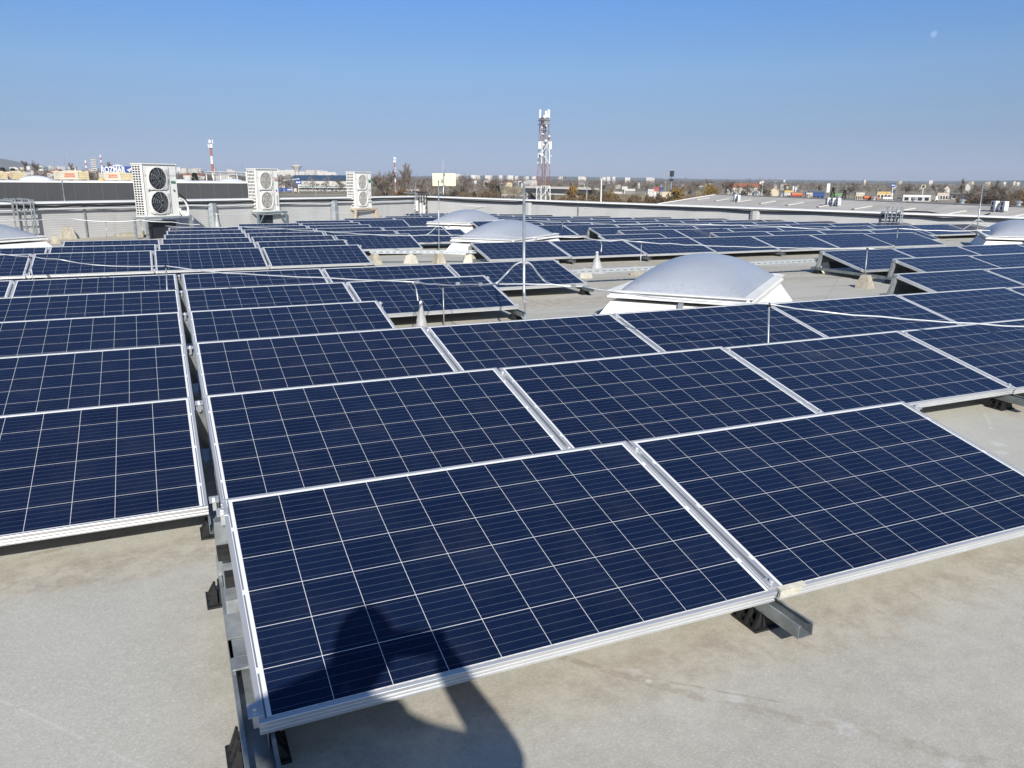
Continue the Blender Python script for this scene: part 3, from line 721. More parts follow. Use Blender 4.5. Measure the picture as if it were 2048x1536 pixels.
# second conductor, in front of the rear blocks
wpx([(330, 452, 21), (420, 455, 18.5), (480, 453, 18), (561, 457, 17.5), (640, 462, 16.7), (700, 466, 16.2), (740, 469, 15.9), (800, 471, 15.7), (850, 470, 15.5), (910, 470, 15.2), (960, 471, 14.9), (1010, 473, 14.6), (1072, 476, 14.2)], 'aluminium wire over the rear left panels to the middle dome', 0.008, 4)
wpx([(1072, 476, 13), (1120, 474, 13.1), (1170, 474, 13.2), (1198, 481, 12.9), (1245, 480, 12.9), (1283, 484, 12.7), (1340, 487, 13.2), (1400, 490, 13.8), (1470, 493, 14.3), (1540, 494, 14.8), (1620, 496, 15.2), (1735, 497, 15.3), (1810, 499, 15.2), (1900, 503, 15.0), (2060, 509, 14.8)], 'aluminium wire along the front of the rear right block', 0.008, 5)
wpx([(1000, 443, 24), (1060, 441, 23.4), (1125, 444, 22.6), (1180, 445, 22), (1230, 449, 21.4), (1320, 447, 20.9), (1372, 449, 20.6), (1413, 449, 20.5), (1480, 450, 20.6), (1560, 453, 20.8), (1640, 458, 20.6), (1720, 461, 20), (1796, 457, 19.6), (1880, 461, 19.5), (1930, 462, 19.4), (1957, 460, 19.4), (2060, 463, 19.2)], 'aluminium wire crossing the middle of the rear right block', 0.009, 6)
wpx([(-30, 440, 18.2), (28, 440, 18.6), (100, 438, 19.2), (137, 436, 19.6), (210, 443, 19.9), (280, 440, 20.1), (345, 444, 20.3), (400, 449, 20.2)], 'wire strung on thin rods before the nearest heat pump', 0.008, 7, 0.02)
wpx([(430, 428, 23.5), (500, 426, 24.5), (560, 427, 25.5), (635, 421, 27), (700, 425, 28), (770, 415, 30), (797, 409, 31)], 'thin wire strung along the grey wall between the heat pumps', 0.007, 8, 0.03)
wpx([(913, 408, 32), (983, 413, 32), (1060, 418, 31.5), (1112, 418, 31), (1173, 416, 30)], 'thin wire strung along the right wall near the tall far rod', 0.007, 9, 0.03)
for k, (bx, by, tx, ty, lab) in enumerate(((28, 482, 27, 440, 'short rod near the left skylight'), (100, 478, 98, 438, 'short thin rod left of the flared foot'), (213, 476, 211, 443, 'short thin rod left of the nearest heat pump'), (288, 475, 281, 441, 'short thin rod under the nearest heat pump'),
        (635, 443, 635, 421, 'short rod by the wall between middle and smallest heat pump'), (797, 430, 797, 409, 'short rod by the wall left of the antenna tripod'), (916, 424, 916, 409, 'short rod by the wall right of the antenna tripod'), (983, 426, 983, 413, 'short rod by the right wall before the tall rod'), (1112, 427, 1112, 418, 'short rod by the right wall behind the tall rod'))):
    rodp((bx, by), (tx, ty), 0.008, lab)
# cones
def cone(world, h, r, label, tip=None, wirepts=None):
    c = Vector((world.x, world.y, zr(world.x, world.y)))
    t = thing('vent_cone', label, 'cone', c, 'white sealing cones on the roof')
    MB().lathe([(r*1.45, 0.0), (r*1.45, 0.006), (r, 0.012), (r*0.92, h*0.08), (r*0.22, h*0.9), (r*0.14, h)], c, 20).build('cone_shell', CURBG, t, True)
    MB().lathe([(r*0.15, h*0.99), (r*0.2, h*1.02), (r*0.2, h*1.05), (r*0.08, h*1.09)], c, 12).build('cap', WHITE, t, True)
    return c+UZ*h*1.13
CURBG = plain('grey_white_sealant', (0.42, 0.42, 0.41), 0.5, 0, 0.2, 5.0)
c1 = Vector((2.13, 5.45, 0)); k1 = above(836, 602, c1)
cone(c1, k1.z-zr(c1.x, c1.y)-0.02, 0.085, 'grey white sealing cone at the right end of the fourth row')
arc([k1, above(834, 588, c1), above(831, 574, c1), P(826, 566, 6.75)], 'short wire from the cone tip up to the long conductor', 0.006)
c2 = on_roof(1193, 545); k2 = above(1202, 504, c2)
cone(c2, k2.z-zr(c2.x, c2.y)-0.01, 0.125, 'grey white sealing cone behind the long perforated tray')
arc([k2, above(1203, 497, c2), above(1203, 488, c2), P(1200, 481, 12.9)], 'short wire from the rear cone up to the conductor', 0.007)
c3 = on_roof(1371, 478); k3 = above(1372, 466, c3)
cone(c3, 0.26, 0.09, 'small far sealing cone among the rear right panels')
arc([above(1372, 466, c3), above(1373, 459, c3), P(1371, 449, 20.6)], 'short wire from the small far cone to the conductor', 0.008)
c4 = on_roof(436, 462); cone(c4, 0.5, 0.10, 'white sealing cone before the grey wall between two heat pumps')
# perforated trays
def mat_perf():
    t = NT('perforated_tray'); X, Y, Z = t.sep(t.coord('Generated'))
    t.set(Base_Color=(0.5, 0.53, 0.54), Roughness=0.45, Metallic=0.4); return t.m
PERF = mat_perf()
def tray(a, b, label, seg):
    a, b = Vector(a), Vector(b); d = (b-a).normalized(); L = (b-a).length; n = d.cross(UZ).normalized()
    t = thing('perforated_tray', label, 'cable tray', a, 'perforated trays on concrete feet')
    m = MB(); m.bar(a+UZ*0.0, b+UZ*0.0, 0.10, 0.003)
    for s in (-1, 1):
        o = n*s*0.05
        m.bar(a+o+UZ*0.043, b+o+UZ*0.043, 0.003, 0.014); m.bar(a+o+UZ*0.010, b+o+UZ*0.010, 0.003, 0.018)
        k = int(L/seg)
        for i in range(k+1):
            q = a + d*(L*i/k) + o; m.box(q+UZ*0.0275, (seg*0.45, 0.003, 0.017), (d, n, UZ))
    m.build('tray_side', PERF, t)
    m = MB(); m.bar(a+UZ*0.01, b+UZ*0.01, 0.02, 0.016); m.bar(a+n*0.025+UZ*0.011, b+n*0.025+UZ*0.011, 0.016, 0.015); m.build('cable', BLACKP, t)
ta, tb = on_roof(742, 507, 0.19), on_roof(954, 506, 0.19)
tray(ta, tb, 'short perforated steel tray lying on four concrete feet', 0.12)
tc, td_ = on_roof(1140, 547, 0.17), on_roof(1664, 522, 0.19)
tray(tc, td_, 'long perforated steel tray passing behind the large skylight', 0.12)

# ------------------------------------------------------------------ heat pump units by the wall
AX = Vector((math.cos(R(38.5)), math.sin(R(38.5)), 0)); AN = Vector((math.sin(R(38.5)), -math.cos(R(38.5)), 0))   # along the front, out of the front
FANG = plain('fan_grey', (0.16, 0.155, 0.15), 0.5)
LAMI = plain('coil_fins', (0.05, 0.052, 0.055), 0.5, 0.5)
DARKG = plain('dark_grey_metal', (0.035, 0.04, 0.05), 0.5, 0.3)
def heat_pump(px_l, py_t, py_b, depth_, label, W, D, fan_off, badge, dark, leg, legmat, brk):
    # px_l: column of the left rear edge of the side face; the unit hangs between py_t and py_b
    base = P(px_l, py_b, depth_); top = P(px_l, py_t, depth_); Hh = top.z-base.z
    o = Vector((base.x, base.y, base.z))                       # rear left bottom corner
    f0 = o + AN*D                                              # front left bottom corner
    t = thing('heat_pump', label, 'heat pump', o, 'heat pump units by the wall')
    c = o + AX*W/2 + AN*D/2 + UZ*Hh/2
    m = MB(); m.box(c - AN*0.012, (W-0.02, D-0.03, Hh-0.03), (AX, AN, UZ)); 
    m.box(c+UZ*(Hh/2-0.012), (W+0.02, D+0.02, 0.024), (AX, AN, UZ)); m.box(c-UZ*(Hh/2-0.02), (W, D, 0.03), (AX, AN, UZ))
    m.build('casing', ACW, t)
    # front sheet with two fan openings
    fw, r = W*fan_off[2], min(W*fan_off[2]*0.46, Hh*0.205)
    cx = W*fan_off[0]; cz = [Hh*0.72, Hh*0.27]
    m = MB()
    for z in cz:
        n = 28; ring = []
        half = fw/2; hh = Hh*0.215
        for k in range(n):
            a = 2*math.pi*k/n; cu, su = math.cos(a), math.sin(a); sc = 1/max(abs(cu)/half, abs(su)/hh)
            ring.append((cu*sc, su*sc))
        q = f0 + AX*cx + UZ*z
        vs = [q+AX*a+UZ*b+AN*0.004 for a, b in ring] + [q+AX*math.cos(2*math.pi*k/n)*r*1.07+UZ*math.sin(2*math.pi*k/n)*r*1.07+AN*0.03 for k in range(n)] + [q+AX*math.cos(2*math.pi*k/n)*r+UZ*math.sin(2*math.pi*k/n)*r+AN*0.03 for k in range(n)] + [q+AX*math.cos(2*math.pi*k/n)*r*0.98+UZ*math.sin(2*math.pi*k/n)*r*0.98-AN*0.004 for k in range(n)]
        fs = []
        for L in range(3):
            for k in range(n): fs.append((L*n+k, L*n+(k+1) % n, (L+1)*n+(k+1) % n, (L+1)*n+k))
        m.add(vs, fs)
    m.build('fan_surround', ACW, t)
    for z in cz:
        q = f0 + AX*cx + UZ*z
        fan = MB().lathe([(r*0.99, -0.006), (r*0.99, -0.002)], q, 28, AN).build('fan_opening', BLACKP if dark else LAMI, t)
        m = MB(); m.lathe([(r*0.2, 0.0), (r*0.2, 0.02), (r*0.15, 0.025)], q, 16, AN)
        for k in range(5):
            a = 2*math.pi*k/5+0.4; u = AX*math.cos(a)+UZ*math.sin(a); v = -AX*math.sin(a)+UZ*math.cos(a)
            pts = [u*r*0.15-v*r*0.06, u*r*0.5-v*r*0.33, u*r*0.93-v*r*0.22, u*r*0.95+v*r*0.22, u*r*0.45+v*r*0.12]
            m.add([q+p+AN*(0.004+0.003*i) for i, p in enumerate(pts)], [(0,1,2,3,4)])
        m.build('fan_blades', DARKG if dark else FANG, fan)
        m = MB(); nb = 0
        if dark:
            off = AX*r*0.42 if True else Vector()                # guard dome in front of the dark fan
            for rr in (0.2, 0.36, 0.52, 0.68, 0.84, 1.0):
                hgt = 0.09*(1-rr*rr)+0.03
                m.tube([q+AN*hgt+AX*math.cos(2*math.pi*k/24)*r*rr+UZ*math.sin(2*math.pi*k/24)*r*rr for k in range(25)], 0.0025, 4, False)
            for k in range(12):
                a = 2*math.pi*k/12
                m.tube([q+AN*(0.09*(1-s*s)+0.03)+(AX*math.cos(a)+UZ*math.sin(a))*r*s for s in (0.15, 0.4, 0.7, 1.0)], 0.0025, 4, False)
        else:
            nv = 9
            for k in range(-nv, nv+1):
                x = r*k/(nv+0.5); y = math.sqrt(max(0, r*r-x*x))
                m.tube([q+AX*x-UZ*y+AN*0.024, q+AX*x+UZ*y+AN*0.024], 0.003, 4, False)
            for rr in (0.35, 0.7): m.tube([q+AN*0.027+AX*math.cos(2*math.pi*k/24)*r*rr+UZ*math.sin(2*math.pi*k/24)*r*rr for k in range(25)], 0.003, 4, False)
        m.build('fan_guard', GALVD if dark else ACW, fan)
    # side grille: vertical and horizontal bars over dark coil
    m = MB(); m.box(o + AN*(D*0.46) + UZ*Hh*0.5 - AX*0.003, (0.006, D*0.72, Hh*0.92), (AX, AN, UZ)); side = m.build('coil', LAMI, t)
    m = MB(); rows_ = 20 if dark else 12; cols_ = 3 if dark else 5
    for k in range(rows_+1): m.box(o + AN*(D*0.46) + UZ*(Hh*(0.04+0.92*k/rows_)) - AX*0.010, (0.012, D*0.74, 0.022 if dark else 0.03), (AX, AN, UZ))
    for k in range(cols_+1): m.box(o + AN*(D*(0.10+0.72*k/cols_)) + UZ*Hh*0.5 - AX*0.0105, (0.012, 0.016, Hh*0.93), (AX, AN, UZ))
    m.box(o+AN*(D*0.92)+UZ*Hh*0.5-AX*0.0102, (0.013, D*0.16, Hh*0.95), (AX, AN, UZ))
    m.build('side_grille', ACW, t)
    m = MB(); m.box(f0 + AX*W*badge[0] + UZ*Hh*badge[1] + AN*0.004, (W*0.14, 0.006, Hh*badge[2]), (AX, AN, UZ)); m.build('badge', badge[3], t)
    m = MB(); m.box(f0+AX*W*0.87+UZ*Hh*0.50+AN*0.003, (W*0.045, 0.012, Hh*0.022), (AX, AN, UZ)); m.box(f0+AX*W*(fan_off[0]-fan_off[2]*0.45)+UZ*Hh*0.495+AN*0.003, (W*0.05, 0.012, Hh*0.016), (AX, AN, UZ)); m.build('handle_recess', BLACKP, t)
    m = MB()
    for fz in ((0.02, 0.165, 0.8) if not dark else (0.79,)):
        m.box(f0+AX*W*(0.86 if fz < 0.5 else 0.5)+UZ*Hh*fz+AN*0.001, (W*(0.26 if fz < 0.5 else 0.96), 0.006, 0.006), (AX, AN, UZ))
    m.box(f0+AX*W*0.745+UZ*Hh*0.5+AN*0.001, (0.006, 0.006, Hh*0.9), (AX, AN, UZ)); m.build('panel_seam', GALVD, t)
    if not dark:
        m = MB(); m.box(f0+AX*W*0.88+UZ*Hh*0.27+AN*0.002, (W*0.05, 0.006, Hh*0.22), (AX, AN, UZ)); m.build('rating_label', plain('grey_label', (0.45, 0.45, 0.44)), t)
    # stand
    s = thing('equipment_stand', leg[3], 'stand', (c.x, c.y, zr(c.x, c.y)), 'stands under the heat pumps')
    lw = leg[0]
    for a in (-0.06, 1.0+leg[1]):
        for b in (-0.02, 1.02):
            q = o + AX*W*a + AN*D*b
            MB().bar((q.x, q.y, zr(q.x, q.y)), (q.x, q.y, o.z-0.052), lw, lw, AN).build('leg', legmat, s)
    m = MB()
    for b in (-0.02, 1.02): m.bar(o-AX*W*0.10+AN*D*b-UZ*0.026, o+AX*W*(1.04+leg[1])+AN*D*b-UZ*0.026, lw*0.95, 0.05)
    for a in (-0.06, 0.5, 1.0+leg[1]): m.bar(o+AX*W*a-AN*D*0.02-UZ*0.0262, o+AX*W*a+AN*D*1.02-UZ*0.0262, lw*0.9, 0.048)
    if brk:
        for a, sg in ((-0.06, 1), (1.0+leg[1], -1)):
            q = o + AX*W*a + AN*D*1.02; m.bar((q.x, q.y, zr(q.x, q.y)+0.10), q + AX*W*0.3*sg - UZ*0.05, 0.03, 0.03, AN)
    m.build('beam', legmat, s)
    return t, o, f0, Hh, c
GREEN = plain('green_badge', (0.02, 0.20, 0.12), 0.4); PINK = plain('faded_red_badge', (0.55, 0.33, 0.31), 0.4)
WOOD = plain('pale_timber', (0.50, 0.40, 0.28), 0.8, 0, 0.3, 12.0)
STANDB = plain('blue_grey_steel', (0.16, 0.21, 0.23), 0.5, 0.2)
u1 = heat_pump(273, 327, 434, 21.0, 'nearest and largest white heat pump with two dark exposed fans', 1.06, 0.44, (0.40, 0, 0.60), (0.86, 0.66, 0.028, GREEN), True, (0.055, 0.30, 0, 'galvanised angle stand under the nearest heat pump'), GALV, False)
u2 = heat_pump(499, 337, 424, 26.2, 'middle white heat pump with a faded pink badge', 1.0, 0.42, (0.40, 0, 0.58), (0.87, 0.76, 0.055, PINK), False, (0.06, 0.25, 0, 'blue grey braced stand under the middle heat pump'), STANDB, True)
u3 = heat_pump(695, 343.5, 417, 30.0, 'smallest farthest white heat pump with a green badge', 1.0, 0.42, (0.42, 0, 0.58), (0.87, 0.75, 0.055, GREEN), False, (0.085, 0.22, 0, 'pale timber stand under the farthest heat pump'), WOOD, False)
# pipes of the nearest unit, and boxes under the units
q1 = u1[2] + AX*1.06 + UZ*0.05
arc([q1+UZ*0.42, q1+AX*0.16+UZ*0.36, q1+AX*0.26+UZ*0.18, q1+AX*0.24-UZ*0.02, q1+AX*0.12-UZ*0.06, q1+AX*0.03+UZ*0.03, q1+UZ*0.15], 'white insulated pipe looping at the side of the nearest heat pump', 0.028, 1, WHITE)
arc([q1+UZ*0.55, q1+AX*0.14+UZ*0.44, q1+AX*0.30+UZ*0.30, q1+AX*0.5+UZ*0.26, q1+AX*0.75+UZ*0.27], 'black cable leaving the right side of the nearest heat pump', 0.018, 1, BLACKP)
for uu, nm, lab in ((u1, 'cable_box', 'dark grey ribbed duct box on the wall under the nearest heat pump'), (u2, 'cable_box', 'dark box under the middle heat pump'), (u3, 'cable_box', 'dark box between the timber legs of the farthest heat pump')):
    cc = uu[4] - AN*0.12 + AX*0.12; z0 = zr(cc.x, cc.y); zt_ = uu[1].z-0.12
    m = MB(); m.box((cc.x, cc.y, (z0+zt_)/2), (0.75, 0.3, zt_-z0), (AX, AN, UZ))
    for k in range(9): m.box(cc.to_2d().to_3d()+AN*0.152+AX*(-0.34+0.085*k)+UZ*(zt_-0.04), (0.03, 0.01, 0.05), (AX, AN, UZ))
    tag(m.build(nm, DARKG), lab, 'box')
cc = u1[4] + AX*1.05 + AN*0.0; z0 = zr(cc.x, cc.y)
m = MB(); m.tube([(cc.x, cc.y, z0), (cc.x, cc.y, z0+0.5), tuple(Vector((cc.x, cc.y, z0+0.62))-AX*0.14), tuple(Vector((cc.x, cc.y, z0+0.66))-AX*0.36)], 0.07, 10)
tag(m.build('insulated_pipe', WHITE, None, True), 'white insulated pipe bending down right of the nearest heat pump', 'pipe')
# loose boards on the roof near the wall
for px, py, L, wd, hh, lab, mt, rz in ((195, 471, 0.75, 0.2, 0.04, 'dark warped sheet lying on the roof left of the nearest stand', DARKG, 0.5), (255, 466, 0.85, 0.16, 0.09, 'old brown plank lying behind the nearest stand', WOOD, 0.75), (250, 472, 0.5, 0.35, 0.05, 'flat tan slab on the roof by the nearest stand', CONC, 0.2)):
    p = on_roof(px, py); m = MB(); m.box((p.x, p.y, p.z+hh/2), (L, wd, hh), (Vector((math.cos(rz), math.sin(rz), 0)), Vector((-math.sin(rz), math.cos(rz), 0)), UZ))
    m.box((p.x+0.05, p.y+0.03, p.z+hh+0.012), (L*0.7, wd*0.5, 0.02), (Vector((math.cos(rz+.1), math.sin(rz+.1), 0)), Vector((-math.sin(rz+.1), math.cos(rz+.1), 0)), UZ))
    tag(m.build('loose_board', mt), lab, 'board')
# cable risers climbing the wall
def riser(px, d, nn, zt, label, wd, hover, ncab, box):
    p, s = wall_pt(px, d, nn, 0.22); z1 = zt(s)+hover
    t = thing('cable_riser', label, 'cable ladder', p, 'cable ladders over the parapets')
    m = MB()
    for e in (-wd/2, wd/2):
        m.bar(p+d*e, (p.x+d.x*e, p.y+d.y*e, z1), 0.04, 0.03, d); a = Vector((p.x+d.x*e, p.y+d.y*e, z1)); m.bar(a, a+nn*0.7, 0.04, 0.03)
    for k in range(5): m.bar(p+d*(-wd/2)+UZ*(0.15+k*0.2), p+d*(wd/2)+UZ*(0.15+k*0.2), 0.02, 0.03)
    m.build('ladder_frame', GALV, t)
    m = MB()
    for k in range(ncab):
        e = -wd/2+wd*(k+0.5)/ncab; a = p+d*e-nn*0.04
        m.tube([a, a+UZ*(z1-p.z-0.08), a+UZ*(z1-p.z+0.02)+nn*0.08, a+UZ*(z1-p.z+0.03)+nn*0.6], rng.uniform(0.014, 0.026), 6)
    m.build('cable_bundle', GALVD if not box else BLACKP, t)
    if box:
        m = MB()
        for k in range(3): m.box(p+d*(wd*(0.1+0.25*k))+UZ*(0.42+0.1*k)-nn*0.07, (0.07, 0.08, 0.42), (d, nn, UZ))
        m.build('insulated_pipe', WHITE, t)
riser(38, DL, far_n, far_z, 'cable ladder climbing the wall at the far left edge', 0.5, 0.05, 3, False)
riser(846, DL, far_n, far_z, 'tangle of pipes and cable ladder left of the antenna tripod', 0.85, 0.12, 5, True)
riser(1796, DR, rgt_n, rgt_z, 'cable ladder climbing the right wall', 0.5, 0.12, 4, False)
p, s = wall_pt(1880, DR, rgt_n, 0.14)
wpx([(1805, 423, 27.4), (1855, 424, 26.4), (1885, 429, 25.9), (1915, 436, 25.4), (1940, 436, 25), (1965, 432, 24.6), (1980, 427, 24.4)], 'dark cable drooping from the right wall beside the leaning rod', 0.025, 12, 0.0, BLACKP)
# antenna tripod
def tripod():
    b = on_roof(886, 424.5); t = thing('antenna_tripod', 'antenna tripod with a cream rectangular panel antenna and a thin whip', 'antenna', b)
    top = above(888, 340, b); hub = above(888, 394, b)
    m = MB(); m.tube([b, top], 0.035, 10)
    m.build('mast', GALV, t, True)
    for k in range(4):
        a = R(20+90*k); q = b + Vector((math.cos(a)*0.42, math.sin(a)*0.42, 0)); m = MB(); m.tube([q, hub], 0.028, 8); m.build('leg', GALV, t, True)
    # panel antenna
    right = Vector((RT[0], RT[1], 0)).normalized(); back = Vector((FW[0], FW[1], 0)).normalized()
    pa, pb = above(864.5, 346.5, b), above(911, 372, b); cpt = (pa+pb)/2 + back*0.14
    m = MB(); m.box(cpt, ((pb-pa).dot(right), 0.05, pa.z-pb.z), (right, back, UZ)); m.build('panel_antenna', CREAMP, t)
    m = MB()
    for yy in (349.5, 371): m.box(above(888, yy, b)+back*0.06, (0.16, 0.10, 0.04), (right, back, UZ))
    m.box(above(885, 361, b)+back*0.05-right*0.03, (0.05, 0.08, 0.16), (right, back, UZ)); m.build('bracket', DARKG, t)
    m = MB(); m.tube([above(886, 345, b), above(886, 334, b), above(886, 315, b)], [0.02, 0.010, 0.005], 6); m.build('whip', GALVD, t)
    m = MB(); hb = above(891, 378, b)
    m.tube([above(886, 372, b), above(889, 382, b), above(893, 392, b), above(900, 396, b), above(904, 404, b), above(902, 412, b), above(897, 421, b)], 0.022, 6); m.build('feed_cable', BLACKP, t, True)
    pz = b+back*0.3; m = MB(); m.box((pz.x, pz.y, pz.z+0.3), (0.25, 0.2, 0.6), (right, back, UZ)); m.build('control_box', DARKG, t)
    q = above(885, 426.5, on_roof(885, 430)); m = MB(); m.box(q - UZ*0.0, (1.0, 0.30, 0.06), (right, back, UZ)); 
    m.box(q-right*0.0-UZ*0.035, (0.9, 0.2, 0.01), (right, back, UZ)); tag(m.build('insulation_board', CREAMP), 'cream board lying at the foot of the antenna tripod', 'board')
tripod()
p, s = wall_pt(868, DL, far_n, 0.4)
m = MB(); m.prism([(0, 0), (0.55, 0), (0.45, -0.28), (0.12, -0.5), (0, -0.52)], (p.x, p.y, far_z(s)+0.06), Vector((RT[0], RT[1], 0)).normalized(), UZ, Vector((FW[0], FW[1], 0)).normalized(), 0, 0.04)
tag(m.build('dish_antenna', DARKG), 'dark slanted sheet at the corner left of the antenna tripod', 'sheet')

# ------------------------------------------------------------------ everything beyond the roof
def pxm(n, depth): return n*depth/FPX
def axes_at(px):                                   # right and away directions for something faced from the roof
    d = ray(px, horizon(px)); a = Vector((d[0], d[1], 0)).normalized(); return Vector((a.y, -a.x, 0)), a
def standing(px, y_top, y_base, depth):            # ground point, base z and top z for a thing seen between two rows
    g_ = ground(px, depth); zt = P(px, y_top, depth).z
    zb = ZG if y_base is None else P(px, y_base, depth).z
    return g_, zb, zt
GLASSD = plain('dark_windows', (0.03, 0.035, 0.045), 0.25)
PALEW = plain('pale_render', (0.54, 0.52, 0.48), 0.8, 0, 0.08, 0.3); CREAMW = plain('cream_render', (0.58, 0.50, 0.36), 0.8, 0, 0.08, 0.3)
TILE = plain('clay_tiles', (0.36, 0.13, 0.07), 0.85, 0, 0.2, 0.5); GREYR = plain('grey_roofing', (0.22, 0.21, 0.20), 0.85, 0, 0.15, 0.4)
ORANGEP = plain('orange_paint', (0.62, 0.19, 0.06), 0.6); REDP = plain('red_paint', (0.40, 0.07, 0.06), 0.6); BLUEP = plain('blue_paint', (0.03, 0.07, 0.26), 0.5)
YELP = plain('yellow_paint', (0.62, 0.43, 0.12), 0.6); GRNP = plain('green_paint', (0.12, 0.33, 0.07), 0.6); NAVYR = plain('blue_steel_roofing', (0.045, 0.085, 0.14), 0.45, 0.1)
TANW = plain('mineral_wool', (0.52, 0.44, 0.27), 0.9, 0, 0.15, 4.0); PALEC = plain('pale_wrapping', (0.58, 0.53, 0.42), 0.6, 0, 0.1, 2.0); ORL = plain('orange_lettering_band', (0.62, 0.22, 0.12), 0.6)
CHAR = plain('charcoal_cladding', (0.055, 0.058, 0.062), 0.55, 0.1, 0.08, 0.8)
MASTW = plain('mast_white', (0.72, 0.72, 0.72), 0.5); MASTR = plain('mast_red', (0.36, 0.13, 0.11), 0.5)

# charcoal hall next door, its white roof edge and what lies on it
def hall_next():
    r, a = axes_at(250); d0 = 46.0
    zt = P(250, 362.5, d0).z
    A = P(-160, 362, 44); B = P(528, 366, 44); A.z = B.z = 0
    d = (B-A).normalized(); n = Vector((-d.y, d.x, 0)); n = n if n.dot(a) > 0 else -n
    t = thing('hall', 'long charcoal panelled hall with a white roof edge behind the left wall', 'building', (A.x, A.y, ZG))
    L = (B-A).length; A2, B2 = A+(A-Vector((CAM[0], CAM[1], 0))).normalized()*45, B+(B-Vector((CAM[0], CAM[1], 0))).normalized()*45
    def slab(name, z0, z1, e, mt):
        q = [A-d*e-n*e, B+d*e-n*e, B2+d*e, A2-d*e]; m = MB(); vs = [(p.x, p.y, z) for z in (z0, z1) for p in q]
        m.add(vs, [(3,2,1,0), (4,5,6,7), (0,1,5,4), (1,2,6,5), (2,3,7,6), (3,0,4,7)]); m.build(name, mt, t)
    slab('wall', ZG, zt-0.08, 0.0, CHAR); slab('roof', zt-0.078, zt, 0.03, WHITE)
    m = MB(); k = 0.0
    while k < L:
        q = A + d*k - n*0.004; m.box((q.x, q.y, (ZG+zt-0.1)/2), (0.025, 0.02, zt-0.1-ZG), (d, n, UZ)); k += 0.78
    m.build('panel_joint', plain('joint_grey', (0.10, 0.10, 0.10), 0.6), t)
    return zt
zt_hall = hall_next()
def pallet(px, py_b, depth, wpx_, hpx_, label, split):
    r, a = axes_at(px); b = P(px, py_b, depth); Wd, Hh = pxm(wpx_, depth), pxm(hpx_, depth)
    t = thing('insulation_pack', label, 'insulation pack', b, 'packs of insulation on the hall roof'); D = Wd*0.55
    r2 = (r*0.94+a*0.34).normalized(); a2 = Vector((-r2.y, r2.x, 0))
    m = MB()
    for k in range(3): m.box(b+r2*(Wd*(k-1)*0.44)+UZ*0.05+a2*D/2, (0.1, D, 0.1), (r2, a2, UZ))
    m.box(b+UZ*0.113+a2*D/2, (Wd, D, 0.026), (r2, a2, UZ)); m.build('pallet', WOOD, t)
    hh = (Hh-0.13); parts = ((-0.5, split, PALEC, 'wrapped_stack'), (split, 0.5, TANW, 'wool_stack'))
    for x0, x1, mt, nm in parts:
        m = MB(); w_ = (x1-x0)*Wd
        for k in range(4):
            m.box(b+r2*((x0+x1)/2*Wd)+a2*D/2+UZ*(0.128+hh*(k+0.5)/4), (w_-0.03-0.01*(k % 2), D-0.02*(k % 2), hh/4-0.012), (r2, a2, UZ))
        o = m.build(nm, mt, t)
        if nm == 'wrapped_stack':
            m = MB(); q = b+r2*((x0+x1*1.2)/2*Wd)-a2*0.012+UZ*(0.13+hh*0.62); m.box(q, (w_*0.5, 0.012, hh*0.2), (r2, a2, UZ)); m.box(q-UZ*hh*0.25, (w_*0.55, 0.012, hh*0.12), (r2, a2, UZ)); m.build('label_band', ORL, o)
    m = MB(); m.box(b+a2*D/2+UZ*(Hh+0.02)+r2*0.1, (Wd*0.5, D*0.7, 0.10), (r2, a2, UZ)); m.build('top_sheet', PALEC, t)
pallet(-2, 361, 70, 34, 17, 'pack of yellowish insulation at the far left edge of the hall roof', 0.1)
pallet(34, 361, 72, 33, 17, 'pack of insulation with an orange band, second from the left edge', -0.28)
pallet(150, 362, 66, 56, 19, 'pack of insulation with bold orange lettering left of the blue sign', 0.15)
pallet(238, 363, 66, 54, 17, 'pack of insulation partly behind the nearest heat pump', 0.1)
def roof_dome(px, py, depth, wpx_, hpx_, label):
    r, a = axes_at(px); b = P(px, py, depth); A = pxm(wpx_, depth)/2; Hh = pxm(hpx_, depth)
    t = thing('roof_dome', label, 'skylight', b, 'white roof domes on the charcoal hall')
    m = MB(); m.box(b-UZ*0.1, (A*2, A*1.5, 0.24), (r, a, UZ)); m.build('curb', WHITE, t)
    m = MB(); n = 10
    for i in range(n+1):
        for j in range(n+1):
            u, v = -1+2*i/n, -1+2*j/n; m.v.append(tuple(b+r*u*A*0.95+a*v*A*0.7+UZ*(0.021+Hh*(1-u*u)**.7*(1-v*v)**.7)))
    for i in range(n):
        for j in range(n): q = i*(n+1)+j; m.f.append((q, q+n+1, q+n+2, q+1))
    m.build('dome', DOME2, t, True)
DOME2 = plain('white_acrylic', (0.68, 0.72, 0.78), 0.35)
roof_dome(72, 362, 62, 66, 10, 'white roof dome on the charcoal hall, left of the lettered pack')
roof_dome(20, 365, 60, 60, 5, 'low white roof dome at the left edge of the charcoal hall')
roof_dome(360, 365, 60, 50, 6, 'low white roof dome right of the nearest heat pump')
roof_dome(462, 364, 68, 56, 6, 'white roof dome beside the white gantry')
for px, dep, lab in ((203, 64, 'small yellow cap between two insulation packs'), (56, 66, 'small yellow cap left of the lettered pack')):
    b = P(px, 362, dep); tag(MB().lathe([(0.22, 0), (0.22, 0.14), (0.14, 0.2), (0.05, 0.23)], b, 12).build('roof_vent', YELP), lab, 'vent')
b = P(90, 350, 120); r, a = axes_at(90)
